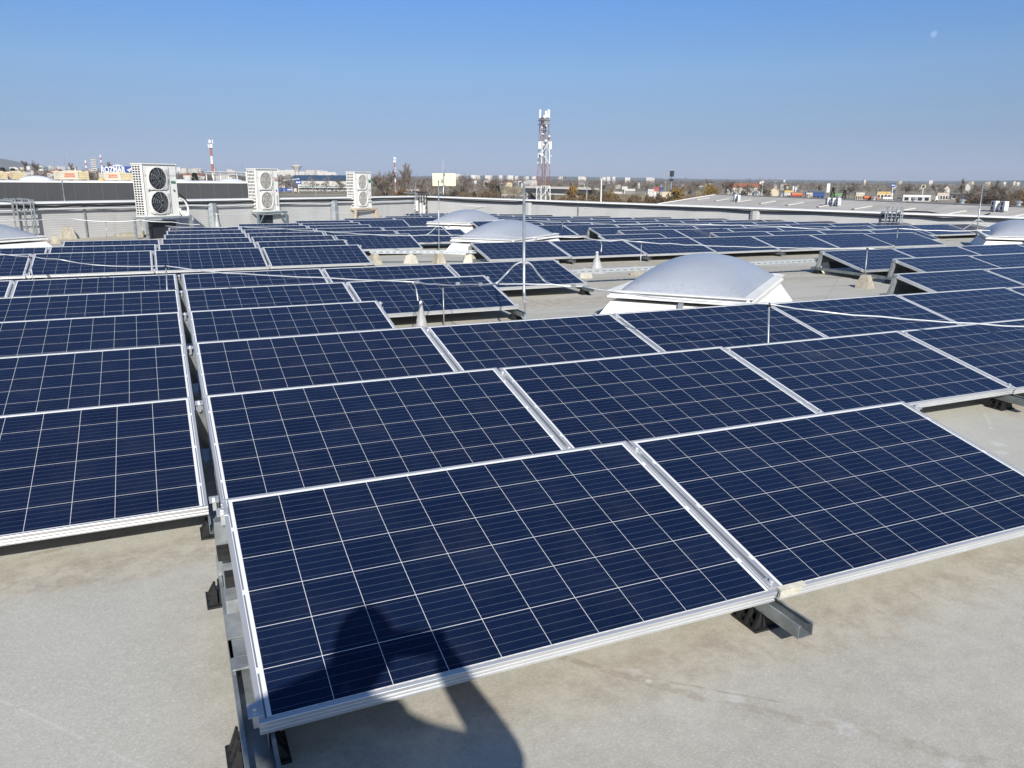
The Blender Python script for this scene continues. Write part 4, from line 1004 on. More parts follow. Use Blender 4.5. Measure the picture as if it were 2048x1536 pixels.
# sign with lettering
def sign():
    dep = 120.0; r, a = axes_at(234); b = P(234, 347.5, dep); Wd, Hh = pxm(58, dep), pxm(14.5, dep)
    t = thing('roof_sign', 'blue rooftop sign with white ROZMAR lettering left of the nearest heat pump', 'sign', b)
    m = MB(); m.box(b+UZ*Hh/2+a*0.1, (Wd, 0.16, Hh), (r, a, UZ)); m.build('board', BLUEP, t)
    m = MB()
    for s in (-0.42, -0.14, 0.14, 0.42): m.bar(b+r*Wd*s+a*0.25-UZ*2.0, b+r*Wd*s+a*0.25+UZ*Hh*0.9, 0.1, 0.1, a)
    m.build('frame', GALVD, t)
    cu = bpy.data.curves.new('letters', 'FONT'); cu.body = 'ROZMAR'; cu.size = Hh*1.12; cu.offset = Hh*0.028; cu.extrude = 0.03; cu.align_x = 'LEFT'; cu.align_y = 'CENTER'
    tmp = bpy.data.objects.new('tmp', cu); COL.objects.link(tmp); dg = bpy.context.evaluated_depsgraph_get()
    me = bpy.data.meshes.new_from_object(tmp.evaluated_get(dg)); bpy.data.objects.remove(tmp)
    wl = max(v.co.x for v in me.vertices); me.transform(Matrix.Diagonal((Wd*0.76/wl, 1, 1, 1)))
    me.transform(Matrix(((r.x, 0, -a.x, 0), (r.y, 0, -a.y, 0), (0, 1, 0, 0), (0, 0, 0, 1))))
    me.transform(Matrix.Translation(b - r*Wd*0.485 + UZ*Hh*0.50 - a*0.03)); me.materials.clear(); me.materials.append(WHITE)
    link('lettering', me, t)
    m = MB(); q = b + r*Wd*0.42 + UZ*Hh*0.42 - a*0.0; m.add([q+r*x*Hh+UZ*y*Hh for x, y in ((-0.45, 0.1), (0.1, 0.32), (0.3, 0.28), (0.05, 0.05), (-0.1, -0.25), (-0.2, 0.0))], [(0,1,2,3,4,5)]); m.build('emblem', WHITE, t)
    b2 = P(237, 341, 160); m = MB(); m.lathe([(1.55, -3), (1.55, 0), (1.4, 0.55), (1.0, 0.95), (0.4, 1.15), (0.05, 1.2)], b2, 20)
    tag(m.build('white_tank', DOME2, None, True), 'white rounded tank top rising above the blue sign', 'tank')
sign()

# masts, chimneys, towers
def banded(px, y_top, y_base, depth, rad0, rad1, nb, label, name='radio_mast', cat='mast', ant=True, first=MASTW):
    g_, zb, zt = standing(px, y_top, y_base, depth); zb = ZG
    t = thing(name, label, cat, (g_.x, g_.y, zb))
    ws, rs = MB(), MB(); zlow = max(ZG, zt-0.62*(zt-zb)) if False else zb
    for k in range(nb):
        f0_, f1_ = k/nb, (k+1)/nb; z0, z1 = zt+(zlow-zt)*f0_, zt+(zlow-zt)*f1_
        m = ws if (k % 2 == 0) == (first is MASTW) else rs
        r0, r1 = rad1+(rad0-rad1)*f0_, rad1+(rad0-rad1)*f1_
        m.lathe([(r1, z1-zb+0.001), (r0, z0-zb)], (g_.x, g_.y, zb), 10)
    ws.build('white_band', MASTW, t); rs.build('red_band', MASTR, t)
    if ant:
        m = MB(); Hh = zt-zb
        for k in range(6):
            an = 2*math.pi*k/6; m.box((g_.x+math.cos(an)*rad1*2.2, g_.y+math.sin(an)*rad1*2.2, zt-(0.4+1.7*(k % 2))-0.2), (0.32, 0.32, 1.5))
        m.build('antenna', MASTW, t)
        m = MB()
        for k in range(2): m.lathe([(rad1*2.0, 0), (rad1*2.0, 0.1)], (g_.x, g_.y, zt-1.3-1.9*k), 10)
        m.build('ring_platform', GALVD, t)
banded(427, 281, None, 330, 0.7, 0.40, 9, 'red and white banded mast between the nearest and middle heat pumps')
banded(790.5, 315, None, 480, 0.45, 0.32, 9, 'slender red and white mast among the bare trees in the centre left')
banded(206.5, 310, None, 2600, 2.8, 2.3, 11, 'tall red and white chimney left of the nearest heat pump', 'chimney', 'chimney', False)
banded(175.5, 321, None, 2400, 2.4, 2.2, 9, 'short banded chimney left of the white tower block', 'chimney', 'chimney', False)
def stick(px, y_top, depth, rad, label, name, cat, mat, cross=0, group=None):
    g_, zb, zt = standing(px, y_top, None, depth); t = thing(name, label, cat, g_, group)
    MB().tube([g_, (g_.x, g_.y, zt)], [rad, rad*0.6], 6).build('pole', mat, t)
    if cross:
        r, a = axes_at(px); m = MB()
        for k in range(cross): m.box((g_.x, g_.y, zt-rad*5-k*rad*9), (rad*(15-3*k), rad*1.2, rad*1.2), (r, a, UZ))
        m.build('crossarm', mat, t)
    return t, g_, zt
for px, yt, dep, rr_, lab in ((113, 315, 1900, 0.9, 'dark thin chimney at the left above the bare trees'), (134, 310, 2100, 0.7, 'thin lattice mast left of the white towers'), (356, 327, 1400, 0.6, 'dark thin pole just right of the nearest heat pump'), (383, 326, 1500, 0.5, 'dark thin pole left of the banded mast'), (452, 333, 1400, 0.4, 'thin pole right of the banded mast'), (488, 327, 2200, 0.7, 'thin mast just left of the middle heat pump'), (941, 338, 2600, 0.8, 'thin mast above the white town in the centre')):
    stick(px, yt, dep, rr_, lab, 'thin_mast', 'mast', GALVD, 0, 'thin masts on the skyline')
for px, yt, dep, lab in ((1145, 364, 520, 'thin lamp pole left of the white pole'), (1176, 361, 300, 'thin pale lamp pole over the right wall'), (1308, 362, 500, 'thin lamp pole near the red flags'), (1636, 357, 700, 'thin lamp pole above the blue shop'), (1676, 356, 700, 'thin lamp pole near the green canopy'), (1795, 362, 640, 'thin lamp pole near the blue pylon sign'), (820, 370, 420, 'lamp pole by the white containers'), (842, 362, 420, 'pale lamp pole right of the white containers'), (1010, 365, 420, 'thin lamp pole left of the bridge'), (630, 372, 620, 'thin lamp pole in front of the blue roofed hall')):
    stick(px, yt, dep, 0.11*dep/400, lab, 'lamp_pole', 'lamp pole', GALV, 0, 'lamp poles beyond the roof')
stick(1203, 357, 260, 0.33, 'thick white pole between the two willows', 'flag_pole', 'pole', MASTW)
stick(1331, 346, 700, 0.35, 'dark power pylon beside the floodlight mast', 'power_pylon', 'pylon', GALVD, 3)
stick(1551, 352, 900, 0.42, 'power pylon above the cream gabled house', 'power_pylon', 'pylon', GALVD, 3)
t, g_, zt = stick(1343, 343, 330, 0.28, 'mast with a dark cluster of antennas near the yellow willow', 'antenna_mast', 'mast', GALV)
m = MB()
for k in range(6):
    an = 2*math.pi*k/6; m.box((g_.x+math.cos(an)*0.7, g_.y+math.sin(an)*0.7, zt-0.9), (0.35, 0.35, 2.4)); m.box((g_.x+math.cos(an)*0.5, g_.y+math.sin(an)*0.5, zt-3.4), (0.4, 0.4, 0.9))
m.build('antenna', CHAR, t)
def lattice_tower():
    dep = 240.0; px = 1087; r, a = axes_at(px); g_ = ground(px, dep)
    t = thing('lattice_tower', 'tall red and white lattice tower carrying white antennas', 'tower', g_, None)
    zt = P(px, 238, dep).z; Y = lambda yy: P(px, yy, dep).z
    r = (r*0.9+a*0.43).normalized(); a = Vector((-r.y, r.x, 0))
    hw = lambda z: 1.0 + (1.75-1.0)*(zt-z)/(zt-ZG)
    bands = [(238, 285, MASTR), (285, 328, MASTW), (328, 372, MASTR), (372, 420, MASTW), (420, None, MASTR)]
    for y0, y1, mt in bands:
        z1 = Y(y0); z0 = Y(y1) if y1 else ZG; m = MB(); n = max(2, int((z1-z0)/2.9)); rad = 0.15 if mt is MASTW else 0.085
        for i, j in ((-1,-1),(1,-1),(1,1),(-1,1)):
            m.tube([(g_+r*i*hw(z0)+a*j*hw(z0)).to_2d().to_3d()+UZ*z0, (g_+r*i*hw(z1)+a*j*hw(z1)).to_2d().to_3d()+UZ*z1], rad, 6)
        for k in range(n):
            za, zb = z0+(z1-z0)*k/n, z0+(z1-z0)*(k+1)/n
            for e, f in (((-1,-1),(1,-1)),((1,-1),(1,1)),((1,1),(-1,1)),((-1,1),(-1,-1))):
                p, q = (e, f) if k % 2 else (f, e)
                A = (g_+r*p[0]*hw(za)+a*p[1]*hw(za)).to_2d().to_3d()+UZ*za; B = (g_+r*q[0]*hw(zb)+a*q[1]*hw(zb)).to_2d().to_3d()+UZ*zb
                m.tube([A, B], rad*0.62, 5)
                C1 = (g_+r*e[0]*hw(zb)+a*e[1]*hw(zb)).to_2d().to_3d()+UZ*zb; C2 = (g_+r*f[0]*hw(zb)+a*f[1]*hw(zb)).to_2d().to_3d()+UZ*zb
                if k % 2: m.tube([C1, C2], rad*0.55, 5)
        m.build('white_section' if mt is MASTW else 'red_section', mt, t)
    m = MB()
    for s, q in ((-0.15, 0.2), (0.3, -0.3)): m.bar(g_+r*s+a*q, (g_+r*s*0.7+a*q).to_2d().to_3d()+UZ*zt, 0.42, 0.25, r)
    m.build('cable_ladder', GALVD, t)
    m = MB(); 
    for sx, yy, hh in ((-1.45, 222.5, 16), (0.45, 224.5, 14), (1.35, 222, 16.5)):
        z1, z0 = Y(yy), Y(yy+hh); q = g_ + r*sx; m.box((q.x, q.y, (z0+z1)/2), (0.55 if sx < 1 else 0.75, 0.3, z1-z0), (r, a, UZ))
    for sx, yy, hh in ((-1.95, 284, 15), (-1.45, 284, 14), (1.5, 284, 14), (2.05, 283.5, 15.5)):
        z1, z0 = Y(yy), Y(yy+hh); q = g_ + r*sx - a*0.5; m.box((q.x, q.y, (z0+z1)/2), (0.4, 0.3, z1-z0), (r, a, UZ))
    m.build('panel_antenna', MASTW, t)
    m = MB()
    for sx, yy, rd_ in ((-0.55, 237, 0.55), (0.45, 236, 0.5), (-1.5, 258, 0.25), (-1.2, 270, 0.3), (1.0, 274.5, 0.35), (-0.9, 291, 0.4), (-1.9, 309, 0.35), (-1.4, 312, 0.4), (1.6, 313, 0.25), (0, 254, .3), (-0.1, 283, .4)):
        z = Y(yy); q = g_ + r*sx - a*1.4; m.lathe([(rd_, 0), (rd_*1.0, 0.2), (rd_*0.5, 0.4)], (q.x, q.y, z), 10, -a)
    m.build('dish', MASTW, t)
    m = MB()
    for yy in (243, 251): 
        z = Y(yy); m.box((g_.x, g_.y, z), (3.0, 3.0, 0.18), (r, a, UZ)); m.box((g_.x, g_.y, z+0.5), (1.2, 2.4, 0.9), (r, a, UZ))
    m.box((g_+r*1.9).to_2d().to_3d()+UZ*Y(265), (1.6, 0.15, 0.12), (r, a, UZ)); m.box((g_.x, g_.y, Y(262)), (2.5, 2.5, 0.1), (r, a, UZ))
    for sx, yy in ((-1.3, 276), (1.2, 279), (-1.7, 311), (1.5, 303), (-1.5, 320)): q = g_+r*sx-a*0.9; m.box((q.x, q.y, Y(yy)), (0.45, 0.5, 0.8), (r, a, UZ))
    m.build('equipment', GALVD, t)
lattice_tower()
def water_tower():
    g_, zb, zt = standing(595, 330, None, 2600); t = thing('water_tower', 'pale mushroom shaped water tower above the apartment blocks', 'water tower', g_)
    Hh = zt-ZG; m = MB(); m.lathe([(8, 0), (6.0, Hh*0.45), (6.0, Hh*0.62)], g_, 14); m.build('stem', PALEW, t)
    m = MB(); m.lathe([(6.0, Hh*0.62), (9, Hh*0.74), (17, Hh*0.93), (17.5, Hh*0.97), (12, Hh)], g_, 18); m.build('tank', PALEW, t)
water_tower()

# buildings
def block(px, y_top, depth, wpx_, dpt, label, cat='apartment block', name='apartment_block', wall=PALEW, roof=None, group=None, yaw=0.0, storeys=0, ybase=None):
    g_, zb, zt = standing(px, y_top, ybase, depth); r, a = axes_at(px); Wd = pxm(wpx_, depth)
    c, s = math.cos(yaw), math.sin(yaw); X = r*c+a*s; Y = -r*s+a*c
    t = thing(name, label, cat, (g_.x, g_.y, zb), group); h = zt-zb; o = Vector((g_.x, g_.y, zb))
    MB().box(o+UZ*(h*0.5-0.15), (Wd, dpt, h-0.3), (X, Y, UZ)).build('wall', wall, t)
    MB().box(o+UZ*(h-0.15), (Wd+0.3, dpt+0.3, 0.296), (X, Y, UZ)).build('roof', roof or wall, t)
    if storeys:
        hs = h/storeys
        for k in range(storeys): MB().box(o+UZ*(hs*(k+0.55))-Y*(dpt/2+0.01), (Wd*0.92, 0.06, hs*0.36), (X, Y, UZ)).build('window_band', GLASSD, t)
    return t
def gable(px, y_ridge, y_eave, depth, wpx_, dpt, label, wall=PALEW, roof=TILE, group=None, yaw=0.0, name='house', cat='house', along=True, ybase=None):
    g_, zb, zr_ = standing(px, y_ridge, ybase, depth); ze = P(px, y_eave, depth).z; r, a = axes_at(px); Wd = pxm(wpx_, depth)
    c, s = math.cos(yaw), math.sin(yaw); X = r*c+a*s; Y = -r*s+a*c
    if not along: X, Y = Y, -X; Wd, dpt = dpt, Wd
    t = thing(name, label, cat, (g_.x, g_.y, zb), group); o = Vector((g_.x, g_.y, 0))
    m = MB(); m.prism([(-dpt/2, zb), (dpt/2, zb), (dpt/2, ze), (0, zr_-0.12), (-dpt/2, ze)], o, Y, UZ, X, -Wd/2, Wd/2); m.build('wall', wall, t)
    m = MB(); e = 0.5; k = (zr_-ze)/(dpt/2)
    m.prism([(-dpt/2-e, ze-e*k), (0, zr_), (dpt/2+e, ze-e*k), (dpt/2+e, ze-e*k+0.3), (0, zr_+0.32), (-dpt/2-e, ze-e*k+0.3)], o, Y, UZ, X, -Wd/2-e, Wd/2+e); m.build('roof', roof, t)
    return t, o, X, Y, Wd
rb = random.Random(21)
def cluster(n, x0, x1, yt0, yt1, d0, d1, w0, w1, where, mats, group, kind='block', ytf=None):
    xs = sorted(rb.uniform(x0, x1) for _ in range(n))
    for k, px in enumerate(xs):
        dep = rb.uniform(d0, d1); yt = rb.uniform(yt0, yt1) + (px-x0)/(x1-x0)*(ytf or 0)
        nth = 'number %d from the left' % (k+1) if k >= 12 else ORD[k]+' from the left'
        if kind == 'block':
            block(px, yt, dep, rb.uniform(w0, w1), rb.uniform(11, 16), 'white apartment block, %s of those %s' % (nth, where), group=group, wall=rb.choice(mats), yaw=rb.uniform(-0.7, 0.7), storeys=0 if dep > 2500 else 6)
        else:
            hgt = rb.uniform(1.2, 2.2)
            gable(px, yt, yt+hgt, dep, rb.uniform(w0, w1), rb.uniform(8, 12), 'small far house, %s of those %s' % (nth, where), wall=rb.choice(mats), roof=rb.choice((TILE, GREYR, GREYR, TILE)), group=group, yaw=rb.uniform(-1.2, 1.2))
PM = (PALEW, PALEW, plain('off_white_render', (0.58, 0.57, 0.54), 0.8), CREAMW)
cluster(14, 552, 692, 338, 344, 2900, 3600, 12, 24, 'under the water tower', PM[:3], 'white apartment blocks on the skyline', ytf=3)
cluster(13, 905, 1078, 347.5, 350.5, 3000, 3800, 6, 14, 'left of the lattice tower', PM[:3], 'white apartment blocks on the skyline', ytf=3)
cluster(10, 1100, 1310, 351.5, 354, 3000, 4200, 5, 13, 'right of the lattice tower', PM[:3], 'white apartment blocks on the skyline', ytf=3)
cluster(12, 10, 260, 330, 336, 2900, 3600, 6, 15, 'left of the nearest heat pump', PM, 'white apartment blocks on the skyline', ytf=4)
cluster(9, 345, 490, 334, 339, 2900, 3600, 6, 14, 'between the nearest and middle heat pumps', PM, 'white apartment blocks on the skyline', ytf=3)
cluster(9, 1310, 2040, 355.5, 357.5, 2900, 3800, 3, 7, 'along the right skyline', PM, 'white apartment blocks on the skyline', ytf=7)
cluster(7, 1130, 1450, 364, 370, 1300, 2000, 3, 6, 'behind the willows', PM, 'small far houses', 'house')
cluster(11, 1480, 2040, 365, 371, 1000, 1900, 3, 7, 'above the far shed roof', PM, 'small far houses', 'house', ytf=5)
cluster(9, 945, 1070, 358, 366, 900, 1600, 4, 9, 'left of the tower base', PM, 'small far houses', 'house')
cluster(7, 350, 480, 347, 352, 800, 1200, 8, 20, 'behind the white gantry', PM, 'small far houses', 'house')
cluster(8, 20, 200, 337, 345, 900, 1500, 6, 14, 'above the insulation packs', PM, 'small far houses', 'house')
block(190.5, 316, 2400, 8, 12, 'white high tower block between two chimneys at the left', wall=PALEW, storeys=12)
block(84, 333, 1800, 8, 12, 'white block standing left of the insulation pack', wall=PALEW, storeys=5)

# gantry of white pipe
def gantry():
    dep = 300; t = thing('pipe_gantry', 'long white pipe gantry behind the charcoal hall', 'gantry', ground(450, dep)); m = MB()
    top = [P(412, 343.5, dep*1.1), P(492, 345.5, dep*0.92)]; m.tube(top, 0.32, 6); m.tube([p-UZ*0.9 for p in top], 0.2, 6); m.build('pipe', MASTW, t)
    m = MB()
    for k in range(6):
        q = top[0].lerp(top[1], k/5); m.tube([(q.x, q.y, ZG), q], 0.22, 6)
    m.build('post', MASTW, t)
gantry()
# blue roofed hall, canopy, truck
t, o, X, Y, Wd = gable(664, 351.0, 361.5, 1000, 150, 44, 'white industrial hall with a blue steel roof behind the heat pumps', PALEW, NAVYR, yaw=-0.28, name='industrial_hall', cat='building')
m = MB(); m.box(o+UZ*(ZG+2.0)-Y*22.02, (Wd*0.85, 0.08, 2.2), (X, Y, UZ)); m.build('window_band', GLASSD, t)
m = MB(); m.box(o+UZ*(ZG+4.9)-Y*22.03, (Wd*0.98, 0.08, 0.8), (X, Y, UZ)); m.build('green_trim', plain('teal_trim', (0.08, 0.28, 0.27), 0.5), t)
t, o, X, Y, Wd = gable(570, 353.5, 364, 1040, 66, 40, 'brown grey roofed shed behind the middle heat pump', PALEW, GREYR, yaw=0.2, name='shed', cat='building')
m = MB()
for k in range(7): m.box(o+UZ*(ZG+3.2)-Y*20.03+X*(-Wd*0.48+3.2*k), (1.5, 0.08, 7.0), (X, Y, UZ))
m.build('white_slat', WHITE, t)
r, a = axes_at(582); q = ground(582, 930); t = thing('open_shed', 'open dark shed with a slanting white roof edge left of the blue roofed hall', 'building', q)
zt = P(582, 360, 930).z; w_ = pxm(26, 930)
MB().box((q.x, q.y, (ZG+zt)/2-0.4), (w_, 10, zt-ZG-0.8), (r, a, UZ)).build('opening', CHAR, t)
m = MB(); m.prism([(-w_*0.62, -0.9), (w_*0.62, 1.1), (w_*0.62, 1.8), (-w_*0.62, -0.1)], (q.x, q.y, zt), r, UZ, a, -5.5, 5.5); m.build('roof', WHITE, t)
def box_sign(px, yt, yb, dep, wp, label, mt, pole=True, name='sign_board', group=None, text=None, depth_m=0.4):
    r, a = axes_at(px); g_ = ground(px, dep); z1, z0 = P(px, yt, dep).z, P(px, yb, dep).z; w_ = pxm(wp, dep)
    t = thing(name, label, 'sign', g_, group)
    MB().box((g_.x, g_.y, (z0+z1)/2), (w_, depth_m, z1-z0), (r, a, UZ)).build('board', mt, t)
    if pole: MB().bar(g_, (g_.x, g_.y, z0-0.005), min(0.8, w_*0.3), 0.4, r).build('post', MASTW, t)
    if text:
        m = MB(); h = z1-z0
        for k in range(text): m.box((g_-a*(depth_m/2+0.02)+r*(w_*(-0.34+0.68*(k+0.5)/text))).to_2d().to_3d()+UZ*(z0+h*0.5), (w_*0.5/text, 0.03, h*0.3), (r, a, UZ))
        m.build('white_marking', WHITE, t)
    return t
box_sign(596, 360.5, 368.5, 800, 13, 'blue sign on posts before the white gable of the blue roofed hall', BLUEP, text=2)
def lorry(px, y_base, dep, wp, hp, label, body, cabm, flip=False, text=False, group='lorries and trailers beyond the wall', yaw=0.0):
    r, a = axes_at(px); c, s = math.cos(yaw), math.sin(yaw); r, a = r*c+a*s, a*c-r*s; g_ = ground(px, dep); L = pxm(wp, dep); Hh = pxm(hp, dep); z0 = ZG; f = -1 if flip else 1
    t = thing('lorry', label, 'lorry', g_, group); o = Vector((g_.x, g_.y, z0))
    cb = MB().box(o-r*f*L*0.09+UZ*(Hh*0.58), (L*0.82, 2.5, Hh*0.8), (r, a, UZ)).build('trailer', body, t)
    m = MB(); m.box(o+r*f*L*0.415+UZ*Hh*0.47, (L*0.14, 2.4, Hh*0.66), (r, a, UZ)); m.box(o+r*f*L*0.40+UZ*Hh*0.83, (L*0.09, 2.2, Hh*0.055), (r, a, UZ)); cab_ = m.build('cab', cabm, t)
    MB().box(o+r*f*(L*0.487)+UZ*Hh*0.6, (0.04, 2.1, Hh*0.22), (r, a, UZ)).build('windscreen', GLASSD, cab_)
    for e in (-0.44, -0.36, -0.28, 0.22, 0.42):
        MB().lathe([(0.5, -0.15), (0.5, 0.15)], o+r*f*L*e-a*1.1+UZ*0.5, 12, a).build('wheel', RUBBER, t)
    if text: 
        m = MB()
        for k in range(7): m.box(o+r*(L*(0.03+0.035*k))-a*1.27+UZ*Hh*0.58, (L*0.022, 0.03, Hh*0.28), (r, a, UZ))
        m.build('white_lettering', WHITE, cb)
lorry(573, None, 830, 38, 9, 'blue lorry with a cream cab right of the middle heat pump', BLUEP, CREAMW, False, True)
lorry(1122, None, 720, 50, 9.5, 'long white lorry right of the lattice tower', PALEW, MASTW, False)
lorry(1236, None, 720, 18, 8, 'white van body lorry between the willows', PALEW, MASTW, True)
lorry(1862, None, 560, 34, 12, 'grey lorry in the yard below the round sign', GREYR, MASTW, False)
lorry(1935, None, 520, 30, 13, 'blue lorry in the yard at the right', NAVYR, MASTW, False)
lorry(2000, None, 540, 36, 14, 'white and blue lorry by the right trees', PALEW, BLUEP, True)
# cars
def car_proto(mt):
    o = thing('parked_car', '', 'car', (0,0,0), 'cars parked beyond the wall')
    X, Y = Vector((1,0,0)), Vector((0,1,0))
    MB().prism([(-2.1, 0.3), (2.1, 0.3), (2.15, 0.65), (1.9, 0.85), (1.0, 0.95), (-1.7, 0.95), (-2.1, 0.85)], (0,0,0), X, UZ, Y, -0.85, 0.85).build('body', mt, o)
    MB().prism([(-1.6, 0.951), (1.0, 0.951), (0.3, 1.42), (-1.2, 1.45)], (0,0,0), X, UZ, Y, -0.75, 0.75).build('cabin', GLASSD, o)
    for e in (-1.3, 1.3):
        for s in (-0.8, 0.8): MB().lathe([(0.32, -0.1), (0.32, 0.1)], (e, s, 0.32), 10, Y).build('wheel', RUBBER, o)
    return o
CARP = [car_proto(m_) for m_ in (MASTW, GREYR, PALEW, NAVYR)]
used = set(); kc = 0
for (x0, x1, n, d0, d1, where) in ((622, 690, 9, 880, 930, 'in the row before the blue roofed hall'), (1150, 1290, 6, 700, 760, 'on the road behind the willows'), (1780, 1920, 9, 560, 640, 'in the yard beyond the far shed'), (1960, 2040, 4, 560, 640, 'by the trees at the right edge'), (1010, 1065, 3, 700, 760, 'left of the tower base')):
    for k in range(n):
        ci = rb.randrange(4); o = CARP[ci]
        if ci in used: o = copy_tree(o)
        used.add(ci); px = x0+(x1-x0)*(k+0.5)/n; g_ = ground(px, rb.uniform(d0, d1)); r, a = axes_at(px)
        o.location = g_; o.rotation_euler = (0, 0, math.atan2(r.y, r.x)+rb.choice((0, 0.15, math.pi, 1.2)))
        o['label'] = '%s car, %s %s' % (['white', 'grey', 'pale', 'dark blue'][ci], ORD[k]+' from the left', where)
for ci in range(4):
    if ci not in used:
        for ch in list(CARP[ci].children): bpy.data.objects.remove(ch)
        bpy.data.objects.remove(CARP[ci])
# containers, bridge, barrier
for px, yt, dep, wp, lab in ((820, 379, 620, 16, 'white site container with a dark door among the bare trees'), (837, 378.5, 640, 14, 'white site container right of another one'), (878, 384, 560, 10, 'cream container below the antenna panel')):
    tt_ = block(px, yt, dep, wp, 3, lab, 'container', 'site_container', PALEW, PALEW, 'site containers', 0.1)
    r, a = axes_at(px); g_ = ground(px, dep); MB().box(g_-a*1.56+UZ*1.6, (1.0, 0.06, 2.0), (r, a, UZ)).build('door', GREYR, tt_)
def bridge():
    dep = 520; t = thing('road_bridge', 'grey road bridge with a dark underside behind the lattice tower', 'bridge', ground(1080, dep))
    A, B = P(1042, 373.5, dep*1.04), P(1180, 377, dep*0.98); d = (B-A).normalized(); n = Vector((-d.y, d.x, 0)).normalized()
    m = MB(); m.box((A+B)/2-UZ*0.4+n*6, ((B-A).length, 12, 0.8), (d, n, UZ)); m.box((A+B)/2+UZ*0.35, ((B-A).length, 0.3, 0.6), (d, n, UZ)); m.build('deck', PALEW, t)
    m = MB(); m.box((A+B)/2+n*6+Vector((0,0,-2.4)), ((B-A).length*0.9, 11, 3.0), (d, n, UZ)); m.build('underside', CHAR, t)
    for f in (0.08, 0.36, 0.64, 0.92): 
        q = A.lerp(B, f)+n*1.0; MB().box((q.x, q.y, (ZG+q.z-0.81)/2), (0.9, 0.9, q.z-0.81-ZG), (d, n, UZ)).build('pier', PALEW, t)
bridge()
def berm(px0, px1, yt, dep, label, mt):
    A, B = ground(px0, dep), ground(px1, dep); h = P((px0+px1)/2, yt, dep).z-ZG; d = (B-A).normalized(); n = Vector((-d.y, d.x, 0))
    m = MB(); nseg = 14
    for k in range(nseg+1):
        q = A.lerp(B, k/nseg); f = min(1, k/3, (nseg-k)/3); hh = h*f*(0.95+0.1*rb.random())
        m.v += [tuple(q-n*14), tuple(q-n*3+UZ*hh), tuple(q+n*6+UZ*hh*0.95), tuple(q+n*18)]
    for k in range(nseg):
        for j in range(3): a_ = k*4+j; m.f.append((a_, a_+4, a_+5, a_+1))
    return setting(m.build(label, mt, None, True))
def mat_berm():
    t = NT('dry_grass_bank'); p = t.pos(); c = t.mix(t.ramp(t.noise(p, 0.15, 6, 0.7), 0.35, 0.65), (0.13, 0.11, 0.07), (0.26, 0.22, 0.145)); t.set(Base_Color=c, Roughness=0.95); return t.m
BERM = mat_berm()
berm(985, 1075, 374, 560, 'embankment', BERM); berm(700, 960, 384, 560, 'embankment', BERM); berm(1090, 1330, 387, 520, 'embankment', BERM)
m = MB(); A, B = P(966, 388, 420), P(1048, 389.5, 400); m.bar((A+UZ*-0.3), (B+UZ*-0.3), 0.3, 1.0)
for k in range(12): q = A.lerp(B, k/11); m.bar((q.x, q.y, ZG), q, 0.25, 0.25)
tag(m.build('road_barrier', PALEW), 'long pale road barrier left of the lattice tower', 'barrier')
# the shop strip at the right, each a thing
def shop(px, yt, dep, wp, lab, wall, roof=None, dpt=14, yb=None): return block(px, yt, dep, wp, dpt, lab, 'shop', 'shop_building', wall, roof or wall, 'shops beyond the far shed', 0.05)
def flat_roofed(px, yt, dep, wp, lab, wall, fascia, dpt=16):
    t = shop(px, yt, dep, wp, lab, wall, GREYR, dpt); r, a = axes_at(px); g_ = ground(px, dep); zt = P(px, yt, dep).z; X = r*math.cos(.05)+a*math.sin(.05); Y = a*math.cos(.05)-r*math.sin(.05)
    MB().box((g_.x, g_.y, 0)+0*UZ if False else Vector((g_.x, g_.y, zt-1.0))-Y*(dpt/2+0.12), (pxm(wp, dep)*0.98, 0.2, 1.3), (X, Y, UZ)).build('fascia', fascia, t)
    for k in range(4): MB().box(Vector((g_.x, g_.y, ZG+1.6))-Y*(dpt/2+0.02)+X*pxm(wp, dep)*(-0.36+0.24*k), (pxm(wp, dep)*0.15, 0.06, 2.2), (X, Y, UZ)).build('window', GLASSD, t)
flat_roofed(1304, 377.5, 560, 17, 'white shop left of the red flags', PALEW, PALEW)
flat_roofed(1260, 377, 600, 20, 'low grey shop roof behind the right willow', GREYR, PALEW)
flat_roofed(1578, 380, 620, 16, 'low shop with a yellow fascia left of the red one', PALEW, YELP)
flat_roofed(1595, 385, 600, 20, 'low shop with a red and orange front', REDP, ORANGEP)
flat_roofed(1620, 384.5, 590, 12, 'low shop with a yellow front beside the blue one', YELP, PALEW)
flat_roofed(1634, 381.5, 600, 30, 'wide blue shop with a dark roof', BLUEP, NAVYR)
flat_roofed(1676, 386, 560, 22, 'shop under a bright green canopy', GREYR, GRNP)
flat_roofed(1738, 391, 540, 13, 'bright orange kiosk, left of the two', ORANGEP, ORANGEP, 6)
flat_roofed(1752, 391.5, 535, 12, 'bright orange kiosk, right of the two', ORANGEP, ORANGEP, 6)
flat_roofed(1778, 393, 560, 18, 'white shop with dark lettering right of the orange kiosks', PALEW, WHITE)
flat_roofed(1722, 384, 600, 16, 'low cream shop behind the orange kiosks', CREAMW, PALEW)
flat_roofed(1770, 382.5, 660, 26, 'long low yellow roofed shed behind the lettered white shop', CREAMW, YELP)
flat_roofed(1836, 389, 560, 50, 'wide white filling station building under the round sign', PALEW, WHITE)
flat_roofed(1888, 385, 620, 20, 'white shop with a cream fascia right of the round sign', PALEW, CREAMW)
flat_roofed(1930, 387, 640, 44, 'long dark canopy in the right yard', GREYR, CHAR)
flat_roofed(1550, 384, 700, 16, 'low grey shop right of the orange roofs', GREYR, PALEW)
